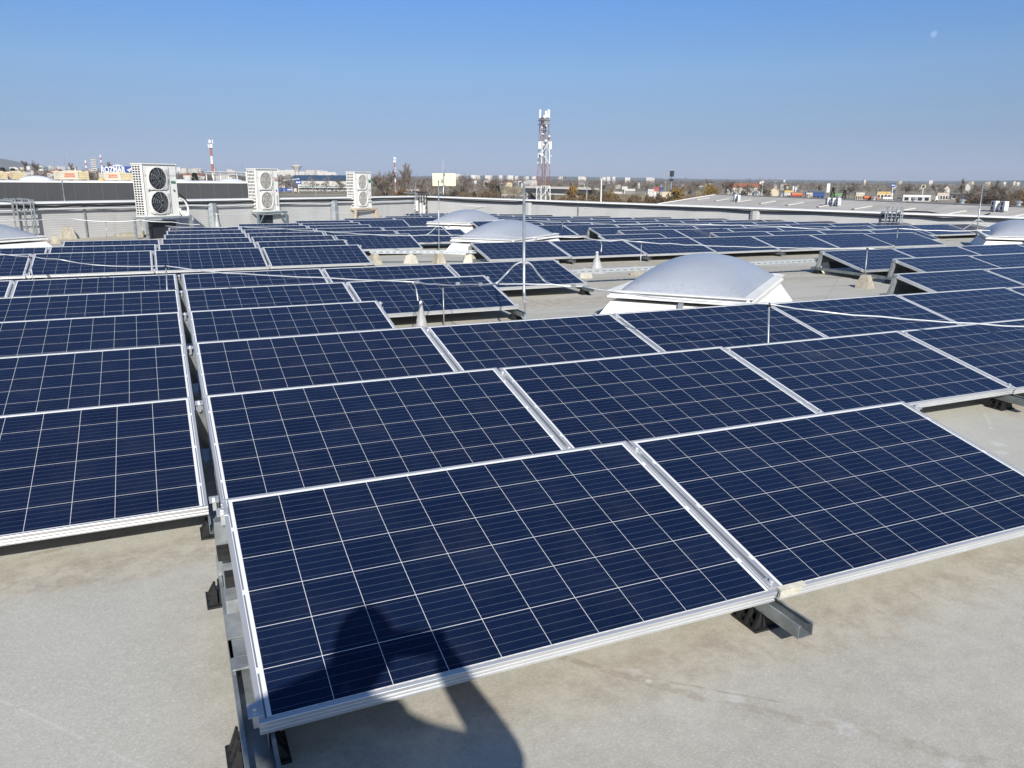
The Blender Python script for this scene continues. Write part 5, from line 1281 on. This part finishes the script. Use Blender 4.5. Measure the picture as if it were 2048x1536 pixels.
for px, dep, lab in ((1465, 640, 'orange tiled roof left of three behind the big willow'), (1487, 660, 'orange tiled roof in the middle of three'), (1508, 640, 'orange tiled roof right of three before the white pole')):
    gable(px, 367.5, 374, dep, 22, 12, lab, PALEW, plain('orange_tiles', (0.32, 0.12, 0.07), 0.8, 0, 0.2, 0.6), 'orange tiled roofs', 0.1)
gable(1551, 375, 380.5, 640, 15, 8, 'cream gabled house below the pylon', CREAMW, CREAMW, None, 0.0, along=False)
gable(1937, 366, 372, 900, 9, 9, 'white house with a rounded gable by the right trees', PALEW, PALEW, None, 0.0, along=False)
gable(1893, 371, 377, 800, 10, 9, 'white gabled house right of the round sign', PALEW, TILE, None, 0.3, along=False)
box_sign(1787, 367, 374, 560, 9, 'blue pylon sign on a white post', BLUEP, text=2); box_sign(1788, 382.5, 386, 560, 6, 'small blue sign below the blue pylon sign', BLUEP)
box_sign(1848, 369.5, 376.5, 560, 8, 'cream square pylon sign with a dark round mark', CREAMW)
r, a = axes_at(1848); g_ = ground(1848, 560); MB().lathe([(0.95, 0), (0.95, 0.05), (0.5, 0.06)], (g_-a*0.24).to_2d().to_3d()+UZ*P(1848, 373, 560).z, 16, -a).build('round_mark', CHAR, [o for o in COL.objects if o.get('label') == 'cream square pylon sign with a dark round mark'][0])
box_sign(1521, 363.5, 374, 640, 3.2, 'slim white pylon sign left of the round headed one', MASTW); box_sign(1525.5, 361.5, 365.5, 620, 5, 'white and yellow sign head on a tall post', CREAMW)
box_sign(1658, 367, 385, 520, 6, 'tall white pillar sign right of the blue shop', MASTW, False, depth_m=1.6)
box_sign(1588, 372, 380, 640, 2.6, 'slim white banner, left of two', MASTW); box_sign(1593, 373.5, 381, 640, 2.4, 'slim white banner, right of two', MASTW)
for px, mt, lab in ((1311.5, REDP, 'red flag banner, left of three'), (1317, REDP, 'red flag banner in the middle of three'), (1323, BLUEP, 'blue flag banner, right of three')):
    box_sign(px, 374, 383, 540, 4, lab, mt, True, 'flag_banner', 'flag banners by the white shop', None, 0.1)
box_sign(1334, 384, 394, 330, 17, 'cream billboard at the foot of the yellow willow', CREAMW)
box_sign(1250, 373, 379, 540, 11, 'white roadside hoarding behind the willows', PALEW)

# the long pale shed roof beyond the right wall
def mat_shed():
    t = NT('weathered_sheet_roof'); p = t.pos()
    c = t.mix(t.ramp(t.noise(p, 0.25, 5), 0.35, 0.65), (0.43, 0.405, 0.36), (0.52, 0.49, 0.435))
    st = t.noise(t.scale(p, 0.1, 0.9, 0.1), 1.0, 5, 0.65); c = t.mix(t.ramp(st, 0.48, 0.66, 0, 0.4), c, (0.32, 0.30, 0.265))
    t.set(Base_Color=c, Roughness=0.8); return t.m
def far_shed():
    A = Vector((103.7, 131.7, -1.2)); B = Vector((78.0, 22.0, -1.2)); d = (B-A).normalized(); n = Vector((d.y, -d.x, 0)); n = n if n.x < 0 else -n
    zd = lambda z: Vector((0, 0, z))
    t = thing('shed', 'long low shed with a pale grey sheet roof beyond the right wall', 'building', (A.x, A.y, ZG)); W_, dr = 34.0, 5.1
    L = (B-A).length; m = MB()
    m.add([A, B, B+n*W_-zd(dr), A+n*W_-zd(dr), A-n*W_-zd(dr), B-n*W_-zd(dr)], [(0,3,2,1), (0,1,5,4)]); m.build('roof', mat_shed(), t)
    m = MB(); e0 = A+n*W_-zd(dr+0.01)
    m.add([A-zd(.02), A+n*(W_-.3)-zd(dr), A-n*(W_-.3)-zd(dr), Vector((A+n*(W_-.3)).to_2d().to_3d())+zd(ZG), Vector((A-n*(W_-.3)).to_2d().to_3d())+zd(ZG), B+n*(W_-.3)-zd(dr), Vector((B+n*(W_-.3)).to_2d().to_3d())+zd(ZG)], [(0,1,2), (1,3,4,2), (1,5,6,3)]); m.build('wall', PALEW, t)
    m = MB(); m.bar(A+zd(.06), B+zd(.06), 0.5, 0.12); m.build('ridge_cap', PALEW, t); m = MB(); m.bar(A+zd(.02), A+n*W_-zd(dr-.03), 0.4, 0.12); m.build('verge', WHITE, t)
    sl = (n*W_-zd(dr)).normalized(); nr = d.cross(sl); nr = nr if nr.z > 0 else -nr
    k = 0; s = 6.0
    while s < L-4:
        for f in (0.16, 0.42):
            q = A+d*(s+(2.5 if f > 0.3 else 0))+sl*(W_*f)+nr*0.10; MB().box(q, (0.7, 2.6, 0.12), (d, sl, nr)).build('rooflight', PALEW, t)
        MB().lathe([(0.25, -0.2), (0.25, 0.3), (0.4, 0.35), (0.4, 0.45), (0.15, 0.55)], A+d*(s+3)+zd(.1), 10).build('roof_vent', GALV, t); s += 8.5
    def cond(px, py, dep_px, n_, lab):
        rr, aa = axes_at(px); dv = ray(px, py); nn = (n*W_-zd(dr)).cross(d); nn.normalize()
        tt2 = (A-Vector(CAM)).dot(nn)/Vector(dv).dot(nn); b = Vector(CAM)+Vector(dv)*tt2
        for k_ in range(n_):
            o = thing('condenser_unit', lab % ['left', 'middle', 'right'][k_ if n_ == 3 else k_*2], 'air conditioner', b+d*(1.25*k_), 'condenser units on the far shed roof')
            X, Y = (d+n*0.25).normalized(), None; Y = Vector((-X.y, X.x, 0)); Y = Y if Y.dot(aa) > 0 else -Y; q = b+d*(1.3*k_)
            MB().box(q+UZ*0.62, (0.95, 0.4, 0.95), (X, Y, UZ)).build('casing', MASTW, o)
            for z in (0.36, 0.82): MB().lathe([(0.2, 0), (0.2, 0.02), (0.1, 0.03)], q+UZ*z-Y*0.201-X*0.12, 14, -Y).build('fan', CHAR, o)
            MB().box(q-X*0.478+UZ*0.62, (0.012, 0.36, 0.8), (X, Y, UZ)).build('side_grille', GREYR, o)
            m = MB(); m.box(q+UZ*0.07, (1.0, 0.6, 0.12), (X, Y, UZ)); m.build('base_frame', GALVD, o)
    cond(1470, 402.5, 0, 2, 'white condenser unit, %s of the pair near the shed gable'); cond(1655, 411, 0, 3, 'white condenser unit, %s of three on the middle of the shed roof'); cond(1988, 422.5, 0, 2, 'white condenser unit, %s of the pair beside the leaning rod')
far_shed()

# ------------------------------------------------------------------ trees
def mat_bark(name, a, b_):
    t = NT(name); t.set(Base_Color=t.mix(t.rand(), a, b_), Roughness=0.95); return t.m
BARK = mat_bark('bark', (0.10, 0.08, 0.065), (0.17, 0.145, 0.12)); TWIG = mat_bark('bare_twigs', (0.105, 0.080, 0.060), (0.165, 0.135, 0.110)); PALEB = mat_bark('pale_bark', (0.34, 0.30, 0.26), (0.42, 0.38, 0.33))
WILLT = mat_bark('willow_twigs', (0.20, 0.135, 0.04), (0.28, 0.17, 0.045)); CONF = mat_bark('conifer_needles', (0.018, 0.032, 0.016), (0.03, 0.045, 0.022)); TWIG2 = mat_bark('grey_twigs', (0.15, 0.125, 0.10), (0.20, 0.17, 0.145))
def blade(m, p, d, L, w_, rg):
    s = d.cross(Vector((rg.uniform(-1,1), rg.uniform(-1,1), rg.uniform(-1,1)))); s = s.normalized() if s.length > 1e-4 else d.orthogonal().normalized()
    m.add([p-s*w_/2, p+s*w_/2, p+d*L+s*w_*0.1], [(0,1,2)])
def tree_parts(kind, seed, tw):
    rg = random.Random(seed); T_, C_ = MB(), MB(); H = 1.0                       # unit height
    rv = lambda: Vector((rg.gauss(0,1), rg.gauss(0,1), rg.gauss(0,1))).normalized()
    if kind == 'conifer':
        T_.tube([(0,0,0), (0,0,0.9)], [0.025, 0.004], 6)
        for k in range(900):
            z = rg.random()**0.8; r_ = 0.21*(1-z)**0.8*(0.35+0.65*math.sqrt(rg.random()))+0.01; an = rg.uniform(0, 6.283)
            d = Vector((math.cos(an), math.sin(an), rg.uniform(-0.5, 0.2))).normalized(); blade(C_, Vector((math.cos(an)*r_*0.8, math.sin(an)*r_*0.8, 0.06+z*0.92)), d, 0.06, 0.03, rg)
        return T_, C_
    def grow(p, d, L, r_, lev):
        n = 3; pts = [p]; q = p
        for k in range(n):
            d = (d + rv()*0.16 + Vector((0,0,0.10 if kind != 'willow' else 0.02))).normalized(); q = q + d*L/n; pts.append(q)
        T_.tube(pts, [r_*(1-0.2*k) for k in range(n+1)], 5 if lev < 2 else 4, False)
        if lev == (3 if kind != 'poplar' else 2):
            for k in range(14 if kind == 'poplar' else 9):
                s = pts[rg.randrange(1, n+1)]
                if kind == 'willow':
                    dd = (rv()*0.6+Vector((0,0,-0.7))).normalized(); blade(C_, s+rv()*0.03, dd, rg.uniform(0.08, 0.2), tw, rg)
                else:
                    dd = (d*0.7+rv()*0.75+Vector((0,0,0.35 if kind == 'poplar' else 0.15))).normalized(); blade(C_, s+rv()*0.012, dd, rg.uniform(0.05, 0.12), tw, rg)
            return
        nb = {0: 7, 1: 4, 2: 3}[lev] if kind != 'poplar' else {0: 16, 1: 4}[lev]
        for k in range(nb):
            f = rg.uniform(0.30, 1.0) if lev == 0 else rg.uniform(0.35, 1.0); i = min(n-1, int(f*n)); s = pts[i].lerp(pts[i+1], f*n-i)
            spread = {'round': 0.85, 'willow': 0.9, 'poplar': 0.28}[kind]
            dd = (d*(1.0 if kind == 'poplar' else 0.55) + rv()*spread).normalized()
            if dd.z < 0 and kind != 'willow': dd.z *= -0.5
            grow(s, dd, L*(rg.uniform(0.45, 0.68) if kind != 'poplar' else rg.uniform(0.2, 0.42)), r_*0.5, lev+1)
    grow(Vector((0,0,0)), Vector((0,0,1)), 0.55 if kind == 'round' else 0.48 if kind == 'willow' else 0.85, 0.022 if kind != 'poplar' else 0.016, 0)
    zm = max([v[2] for v in C_.v]+[0.1])
    for M_ in (T_, C_): M_.v = [(x/zm, y/zm, z/zm) for x, y, z in M_.v]
    return T_, C_
PROT = {}
def tree_proto(kind, seed, bark, crown, tw):
    T_, C_ = tree_parts(kind, seed, tw); return (T_.mesh('trunk', bark), C_.mesh('crown', crown))
for k_ in range(3):
    PROT['round', k_] = tree_proto('round', 30+k_, BARK, TWIG, 0.014); PROT['grey', k_] = tree_proto('round', 60+k_, PALEB, TWIG2, 0.012)
    PROT['willow', k_] = tree_proto('willow', 40+k_, BARK, WILLT, 0.020); PROT['poplar', k_] = tree_proto('poplar', 50+k_, BARK, TWIG2, 0.013)
    PROT['conifer', k_] = tree_proto('conifer', 70+k_, BARK, CONF, 0)
    PROT['bush', k_] = tree_proto('willow', 80+k_, BARK, mat_bark('shrub_twigs', (0.12, 0.085, 0.05), (0.17, 0.11, 0.05)), 0.02)
rt_ = random.Random(8)
NAMEOF = {'round': 'bare_tree', 'grey': 'bare_tree', 'willow': 'willow_tree', 'poplar': 'poplar_tree', 'conifer': 'conifer_tree', 'bush': 'bare_shrub'}
def tree(kind, px, y_top, depth, wide, label, group):
    g_ = ground(px, depth); Hh = P(px, y_top, depth).z-ZG
    t = thing(NAMEOF[kind], label, 'shrub' if kind == 'bush' else 'tree', g_, group); tr, cr = PROT[kind, rt_.randrange(3)]
    an = rt_.uniform(0, 6.28)
    for nm, me in (('trunk', tr), ('crown', cr)):
        o = bpy.data.objects.new(nm, me); COL.objects.link(o); o.parent = t
    t.rotation_euler = (0, 0, an); t.scale = (Hh*wide, Hh*wide, Hh)
G1, G2, G3 = 'willows beyond the right wall', 'poplars on the skyline', 'bare trees beyond the walls'
for px, yt, dep, wd, lab in ((1150, 370, 330, 1.25, 'brown willow right of the lattice tower'), (1223, 374, 330, 1.1, 'tawny willow right of the thick white pole'), (1350, 370, 320, 1.25, 'rounded yellow brown willow near the antenna mast'), (1437, 368, 330, 1.0, 'bright yellow willow at the gable of the far shed'), (1412, 371, 340, 1.0, 'yellow brown willow just left of the bright one')):
    tree('willow', px, yt, dep, wd, lab, G1)
for px, yt, dep, wd, lab in ((806, 327, 420, 0.9, 'tall bare poplar left of a twin, right of the smallest heat pump'), (820, 321, 430, 1.0, 'tallest bare poplar right of the smallest heat pump'), (1923, 354, 520, 1.2, 'narrow poplar standing above the right yard'), (1998, 357, 560, 1.2, 'thin poplar among the trees at the right edge'), (58, 319, 1100, 1.2, 'far narrow poplar at the left above the insulation packs'), (76, 318, 1100, 1.3, 'far narrow poplar beside another at the left'), (150, 322, 1150, 1.2, 'far narrow poplar left of the banded chimneys'), (218, 320, 1150, 1.4, 'far narrow poplar behind the blue sign')):
    tree('poplar', px, yt, dep, wd, lab, G2)
for px, yt, dep, wd, kd, lab in ((772, 329, 300, 0.75, 'round', 'big bare tree right of the smallest heat pump'), (755, 345, 330, 0.8, 'round', 'bare tree at the edge of the smallest heat pump'), (845, 350, 380, 0.8, 'round', 'bare tree left of the antenna panel'), (862, 356, 330, 0.8, 'grey', 'pale barked bare tree at the left of the antenna panel'), (918, 345, 400, 0.8, 'grey', 'pale barked tree just right of the antenna panel'), (934, 360, 330, 0.9, 'round', 'reddish bare tree right of the antenna panel'), (953, 362, 300, 0.9, 'grey', 'pale barked spreading tree left of the road barrier'), (975, 356, 380, 0.9, 'round', 'bare tree above the road barrier'), (905, 366, 300, 1.0, 'round', 'low bare tree under the antenna panel'),
        (1187, 366, 300, 0.9, 'round', 'dark bare tree between the willows'), (1470, 358, 420, 1.0, 'round', 'big bare tree behind the orange roofs'), (1500, 364, 430, 1.0, 'round', 'bare tree before the orange roofs'), (1530, 372, 430, 1.0, 'round', 'small bare tree left of the cream gabled house'), (1380, 364, 520, 1.0, 'round', 'bare tree behind the yellow willow'),
        (1950, 366, 330, 0.9, 'round', 'bare tree left of the leaning rod'), (1978, 360, 300, 0.9, 'round', 'tallest bare tree just right of the leaning rod'), (2010, 366, 290, 0.9, 'round', 'bare tree near the right picture edge'), (2035, 370, 290, 0.9, 'round', 'bare tree at the right picture edge'), (1820, 364, 760, 1.0, 'round', 'far bare tree between the two pylon signs'), (1700, 372, 620, 1.0, 'round', 'bare tree left of the orange kiosks'), (1415, 355, 900, 1.0, 'round', 'far bare tree on the skyline above the willow'), (1710, 362, 900, 1.0, 'round', 'far bare tree on the skyline above the kiosks')):
    tree(kd, px, yt, dep, wd, lab, G3)
for px, yt, dep, wd, lab in ((925, 378, 300, 1.1, 'dark evergreen at the wall right of the antenna tripod'), (983, 366, 400, 1.3, 'dark pine left of the bridge embankment'), (995, 370, 410, 1.4, 'dark pine beside another left of the bridge'), (1668, 374, 520, 1.1, 'dark conifer right of the white pillar sign'), (1691, 379, 500, 1.2, 'dark conifer right of the green canopy'), (28, 336, 700, 1.4, 'dark evergreen above the packs at the left'), (8, 334, 720, 1.4, 'dark evergreen at the far left edge'), (120, 343, 700, 1.6, 'small dark evergreen left of the lettered pack'), (390, 345, 620, 1.6, 'dark evergreen left of the white gantry'), (947, 384, 300, 1.5, 'low dark evergreen left of the road barrier')):
    tree('conifer', px, yt, dep, wd, lab, 'dark conifers beyond the walls')
def strip(n, x0, x1, yt, jt, d0, d1, kinds, where, group):
    for k in range(n):
        px = x0+(x1-x0)*(k+rt_.uniform(0.2, 0.8))/n; kd = rt_.choice(kinds)
        tree(kd, px, yt+rt_.uniform(-jt, jt), rt_.uniform(d0, d1), rt_.uniform(0.9, 1.3), '%s, %s of those %s' % ('bare shrub' if kd == 'bush' else 'bare tree', ORD[k]+' from the left' if k < 12 else 'number %d from the left' % (k+1), where), group)
strip(12, 880, 1045, 380, 4, 270, 330, ('round', 'bush', 'grey'), 'just behind the right wall', 'bare trees close behind the wall')
strip(9, 742, 870, 376, 6, 300, 380, ('round', 'bush'), 'behind the tripod wall', 'bare trees close behind the wall')
strip(12, 1100, 1330, 386, 4, 260, 320, ('bush',), 'in front of the white lorry', 'bare shrubs close behind the wall')
strip(12, 1945, 2060, 384, 6, 290, 330, ('round', 'bush'), 'at the right edge above the shed', 'bare trees close behind the wall')
strip(12, 1040, 1330, 363, 4, 620, 800, ('round', 'grey'), 'in the belt right of the tower', 'bare trees in the middle distance')
strip(12, 1330, 1640, 366, 4, 620, 850, ('round', 'grey'), 'in the belt behind the orange roofs', 'bare trees in the middle distance')
strip(12, 1640, 1960, 369, 4, 700, 850, ('round', 'grey'), 'in the belt behind the shops', 'bare trees in the middle distance')
strip(12, 740, 1040, 356, 5, 560, 760, ('round', 'grey'), 'in the belt behind the antenna panel', 'bare trees in the middle distance')
strip(12, 345, 690, 349, 4, 700, 900, ('round', 'grey'), 'in the belt behind the gantry', 'bare trees in the middle distance')
strip(12, -10, 260, 342, 5, 600, 900, ('round', 'grey'), 'in the belt behind the charcoal hall', 'bare trees in the middle distance')

SKYL = ((-500, 333), (0, 334), (250, 340), (500, 344), (700, 349), (1000, 354), (1300, 357.5), (1600, 361), (2048, 366), (2600, 372))
def skyline(px): return float(np.interp(px, [k[0] for k in SKYL], [k[1] for k in SKYL]))
def woodland(n, d0, d1, lo, hi, mats, seed, lab, per=16, x0=-450, x1=2520, wk=0.030):
    rg = random.Random(seed); vs = []; fs = []
    rv = lambda: Vector((rg.gauss(0,1), rg.gauss(0,1), rg.gauss(0,1)))
    for _ in range(n):
        px = rg.uniform(x0, x1); f_ = rg.random(); dep = d0+(d1-d0)*f_; g_ = ground(px, dep)
        top = skyline(px) + lo + (hi-lo)*(rg.random()**0.7) + (1-f_)*4 - (7 if rg.random() < 0.03 else 0)
        h = max(4.0, P(px, top, dep).z-ZG); wd = h*rg.uniform(0.3, 0.6)
        for k in range(per):
            z = h*(0.25+0.75*rg.random()); sp = wd*math.sqrt(max(0.05, 1-((z/h-0.6)/0.55)**2))
            p = g_ + Vector((rg.gauss(0, .5)*sp, rg.gauss(0, .5)*sp, z*0.84)); d = (rv()*0.6+Vector((0,0,0.9))).normalized(); s = d.cross(rv()).normalized()*h*wk; L = h*rg.uniform(0.10, 0.22)
            i = len(vs); vs += [p-s, p+s, p+d*L]; fs.append((i, i+1, i+2))
    me = bpy.data.meshes.new('woodland'); me.from_pydata([tuple(v) for v in vs], [], fs); me.materials.append(mats); me.update()
    o = bpy.data.objects.new('woodland', me); COL.objects.link(o); setting(o, 'stuff'); o['label'] = lab; o['category'] = 'woodland'
WOODA = mat_bark('woodland_brown', (0.095, 0.070, 0.050), (0.095, 0.070, 0.050)); WOODB = mat_bark('woodland_grey', (0.110, 0.080, 0.058), (0.110, 0.080, 0.058)); WOODC = mat_bark('woodland_dark', (0.028, 0.034, 0.02), (0.028, 0.034, 0.02))
woodland(2000, 750, 1500, 3, 15, WOODA, 1, 'brown bare woodland covering the plain in the middle distance', 22, wk=0.022)
woodland(3600, 1400, 2800, -2, 4, WOODB, 2, 'grey bare woodland along the far skyline', 18, wk=0.022)
woodland(3000, 2350, 2850, -0.5, 2.2, WOODB, 4, 'grey bare woodland before the far apartment blocks', 16, wk=0.03)
woodland(520, 700, 2200, 2, 13, WOODC, 3, 'dark green evergreen patches among the bare woodland', 16, wk=0.02)
def hills(px_pts, depth, name, col):
    m = MB(); n = len(px_pts)
    for px, yt in px_pts:
        q = P(px, yt, depth); r, a = axes_at(px); g_ = Vector((q.x, q.y, ZG-1)); m.v += [tuple(g_-a*depth*0.06), tuple(q), tuple(g_+a*depth*0.12)]
    for k in range(n-1):
        for j in range(2): a_ = k*3+j; m.f.append((a_, a_+3, a_+4, a_+1))
    return setting(m.build(name, col, None, True))
HILL = plain('wooded_hill', (0.09, 0.10, 0.075), 0.95, 0, 0.2, 0.002)
hills([(-400, 345), (-200, 330), (-90, 320), (-30, 317), (6, 317.5), (30, 322), (60, 329), (110, 336), (200, 346), (300, 352)], 9000, 'hills', HILL)
hills([(700, 357), (850, 352), (1000, 351), (1120, 353), (1250, 355), (1400, 358), (1550, 359.5), (1700, 361), (1850, 362.5), (1980, 361), (2100, 363), (2400, 366)], 11000, 'hills', HILL)
hills([(1890, 366), (1960, 363), (2020, 361), (2080, 360), (2200, 362), (2400, 368)], 7000, 'hills', HILL)

# ------------------------------------------------------------------ air
hz = NT('air'); hz.t.nodes.remove(hz.b); pv = hz.n('ShaderNodeVolumePrincipled'); pv.inputs['Color'].default_value = (0.80, 0.88, 1.0, 1); pv.inputs['Density'].default_value = 0.00005; pv.inputs['Anisotropy'].default_value = 0.0
hz.l(pv.outputs[0], hz.out.inputs[1])
setting(MB().box((3000, 7000, 180.0), (30000, 28000, 387.0)).build('haze', hz.m), 'stuff')

# ------------------------------------------------------------------ moon
def mat_moon():
    t = NT('moon_surface'); t.t.nodes.remove(t.b)
    df = t.n('ShaderNodeBsdfDiffuse'); n = t.noise(t.coord('Generated'), 3.0, 3); c = t.mix(t.ramp(n, 0.4, 0.6), (0.04, 0.04, 0.04), (0.08, 0.08, 0.079)); t.l(c, df.inputs[0])
    tr = t.n('ShaderNodeBsdfTransparent'); ad = t.n('ShaderNodeAddShader'); t.l(df.outputs[0], ad.inputs[0]); t.l(tr.outputs[0], ad.inputs[1]); t.l(ad.outputs[0], t.out.inputs[0]); return t.m
q = P(1868, 68, 18000.0); m = MB(); rad = 6.3*18000/FPX; prof = [(rad*math.sin(math.pi*k/16)+0.001, -rad*math.cos(math.pi*k/16)) for k in range(17)]
mo = m.lathe(prof, q, 32).build('moon', mat_moon(), None, True); tag(mo, 'faint daytime moon high in the right of the sky', 'moon')

# ------------------------------------------------------------------ photographer, standing behind the camera
def photographer():
    fd = Vector((0.403, 0.915, 0)); rd = Vector((0.915, -0.403, 0)); B = Vector((CAM[0], CAM[1], 0)) - fd*0.40
    def W(l, d, z): v = B + rd*l + fd*d; return Vector((v.x, v.y, z-H0))
    root = thing('person', 'person in a dark jacket standing and holding up a phone to photograph the panels', 'person', W(-0.05, 0, 0.0))
    J = {}
    def j(n, l, d, z, r): J[n] = (W(l, d, z), r)
    j('pel', -0.05, -0.02, 0.95, 0.155); j('bel', -0.05, -0.01, 1.08, 0.165); j('che', -0.05, 0.0, 1.27, 0.175); j('neck0', -0.06, 0.0, 1.42, 0.10); j('neck', -0.05, 0.01, 1.53, 0.065); 
    for s, n in ((-1, 'L'), (1, 'R')):
        j('hip'+n, -0.05+s*0.10, -0.02, 0.88, 0.105); j('kne'+n, -0.05+s*0.12, 0.0, 0.50, 0.068); j('ank'+n, -0.05+s*0.13, -0.04, 0.10, 0.048); j('toe'+n, -0.05+s*0.15, 0.12, 0.045, 0.040)
    j('shR', 0.12, -0.02, 1.385, 0.072); j('elR', 0.315, 0.20, 1.205, 0.064); j('wrR', 0.135, 0.36, 1.405, 0.040); j('paR', 0.125, 0.40, 1.43, 0.034)
    j('shL', -0.235, 0.0, 1.45, 0.092); j('elL', -0.36, 0.20, 1.33, 0.066); j('wrL', -0.17, 0.34, 1.385, 0.04); j('paL', -0.125, 0.37, 1.385, 0.034)
    edges = [('pel', 'bel'), ('bel', 'che'), ('che', 'neck0'), ('neck0', 'neck')]
    for n in 'LR': edges += [('pel', 'hip'+n), ('hip'+n, 'kne'+n), ('kne'+n, 'ank'+n), ('ank'+n, 'toe'+n), ('neck0', 'sh'+n), ('sh'+n, 'el'+n), ('el'+n, 'wr'+n), ('wr'+n, 'pa'+n)]
    # fingers curled round the phone
    k = 0
    for n, tgt in (('R', (0.09, 0.425, 1.45)), ('L', (-0.09, 0.40, 1.41))):
        for i in range(5):
            dz = -0.030+0.017*i; s = 1 if n == 'R' else -1
            a = J['pa'+n][0]
            b = a + fd*(0.028-0.004*i) + UZ*dz - rd*s*0.012; c = b - rd*s*0.032 + fd*0.006
            J['f%s%da' % (n, i)] = (b, 0.010); J['f%s%db' % (n, i)] = (c, 0.008); edges += [('pa'+n, 'f%s%da' % (n, i)), ('f%s%da' % (n, i), 'f%s%db' % (n, i))]
    names = list(J); me = bpy.data.meshes.new('body')
    me.from_pydata([tuple(J[n][0]) for n in names], [(names.index(a), names.index(b)) for a, b in edges], [])
    ob = link('body', me, root); me.materials.append(plain('dark_clothing', (0.03, 0.035, 0.05), 0.9))
    sk = ob.modifiers.new('skin', 'SKIN'); sk.use_smooth_shade = True
    for i, n in enumerate(names): me.skin_vertices[0].data[i].radius = (J[n][1], J[n][1])
    me.skin_vertices[0].data[names.index('pel')].use_root = True
    sb = ob.modifiers.new('sub', 'SUBSURF'); sb.levels = 1; sb.render_levels = 1
    # head with face, hair
    SKIN = plain('skin', (0.52, 0.33, 0.24), 0.55); HAIR = plain('dark_hair', (0.03, 0.022, 0.016), 0.7)
    hc = W(-0.05, 0.05, 1.645); m = MB(); n1, n2 = 14, 20
    for a in range(n1+1):
        th = math.pi*a/n1
        for b in range(n2):
            ph = 2*math.pi*b/n2; x, y, z = math.sin(th)*math.sin(ph), math.sin(th)*math.cos(ph), math.cos(th)
            rx, ry, rz = 0.077, 0.098, 0.122
            if z < 0: rx *= 1+0.28*z; ry *= 1+0.12*z
            nose = 0.022*max(0, 1-(abs(z+0.12)/0.22))*max(0, 1-abs(x)/0.2) if y > 0 else 0
            eye = -0.008*max(0, 1-((z-0.08)/0.14)**2-((abs(x)-0.38)/0.16)**2) if y > 0 else 0
            mouth = 0.005*max(0, 1-((z+0.5)/0.1)**2-(x/0.3)**2) if y > 0 else 0
            m.v.append(tuple(hc + rd*x*rx + fd*(y*ry+nose+eye+mouth) + UZ*z*rz))
    for a in range(n1):
        for b in range(n2):
            m.f.append((a*n2+b, (a+1)*n2+b, (a+1)*n2+(b+1) % n2, a*n2+(b+1) % n2))
    head = m.build('head', SKIN, root, True)
    m = MB()
    for s in (-1, 1): m.lathe([(0.004, -0.014), (0.026, -0.008), (0.028, 0.004), (0.006, 0.010)], hc+rd*s*0.076-UZ*0.01, 10, rd*s)
    m.build('ear', SKIN, head, True)
    m = MB()
    for a in range(8):
        th = math.pi*0.5*a/7*1.15
        for b in range(n2):
            ph = 2*math.pi*b/n2; x, y, z = math.sin(th)*math.sin(ph), math.sin(th)*math.cos(ph), math.cos(th)
            cut = max(z, 0.35) if y > 0.3 else z
            m.v.append(tuple(hc + rd*x*0.086 + fd*(y*0.106-0.006) + UZ*(cut*0.132+0.004)))
    for a in range(7):
        for b in range(n2): m.f.append((a*n2+b, (a+1)*n2+b, (a+1)*n2+(b+1) % n2, a*n2+(b+1) % n2))
    m.build('hair', HAIR, head, True)
    # phone just behind the lens, a thing of its own
    vd = Vector(FW); rr = Vector(RT); uu = Vector(UP); c = Vector(CAM) - vd*0.016 + rr*0.058 - uu*0.018
    ph = thing('mobile_phone', 'black mobile phone held up in both hands of the photographer', 'phone', c)
    MB().box(c, (0.15, 0.008, 0.074), (rr, vd, uu)).build('case', BLACKP, ph)
    MB().box(c-vd*0.0046, (0.142, 0.001, 0.066), (rr, vd, uu)).build('screen', plain('phone_glass', (0.01, 0.01, 0.012), 0.1), ph)
photographer()
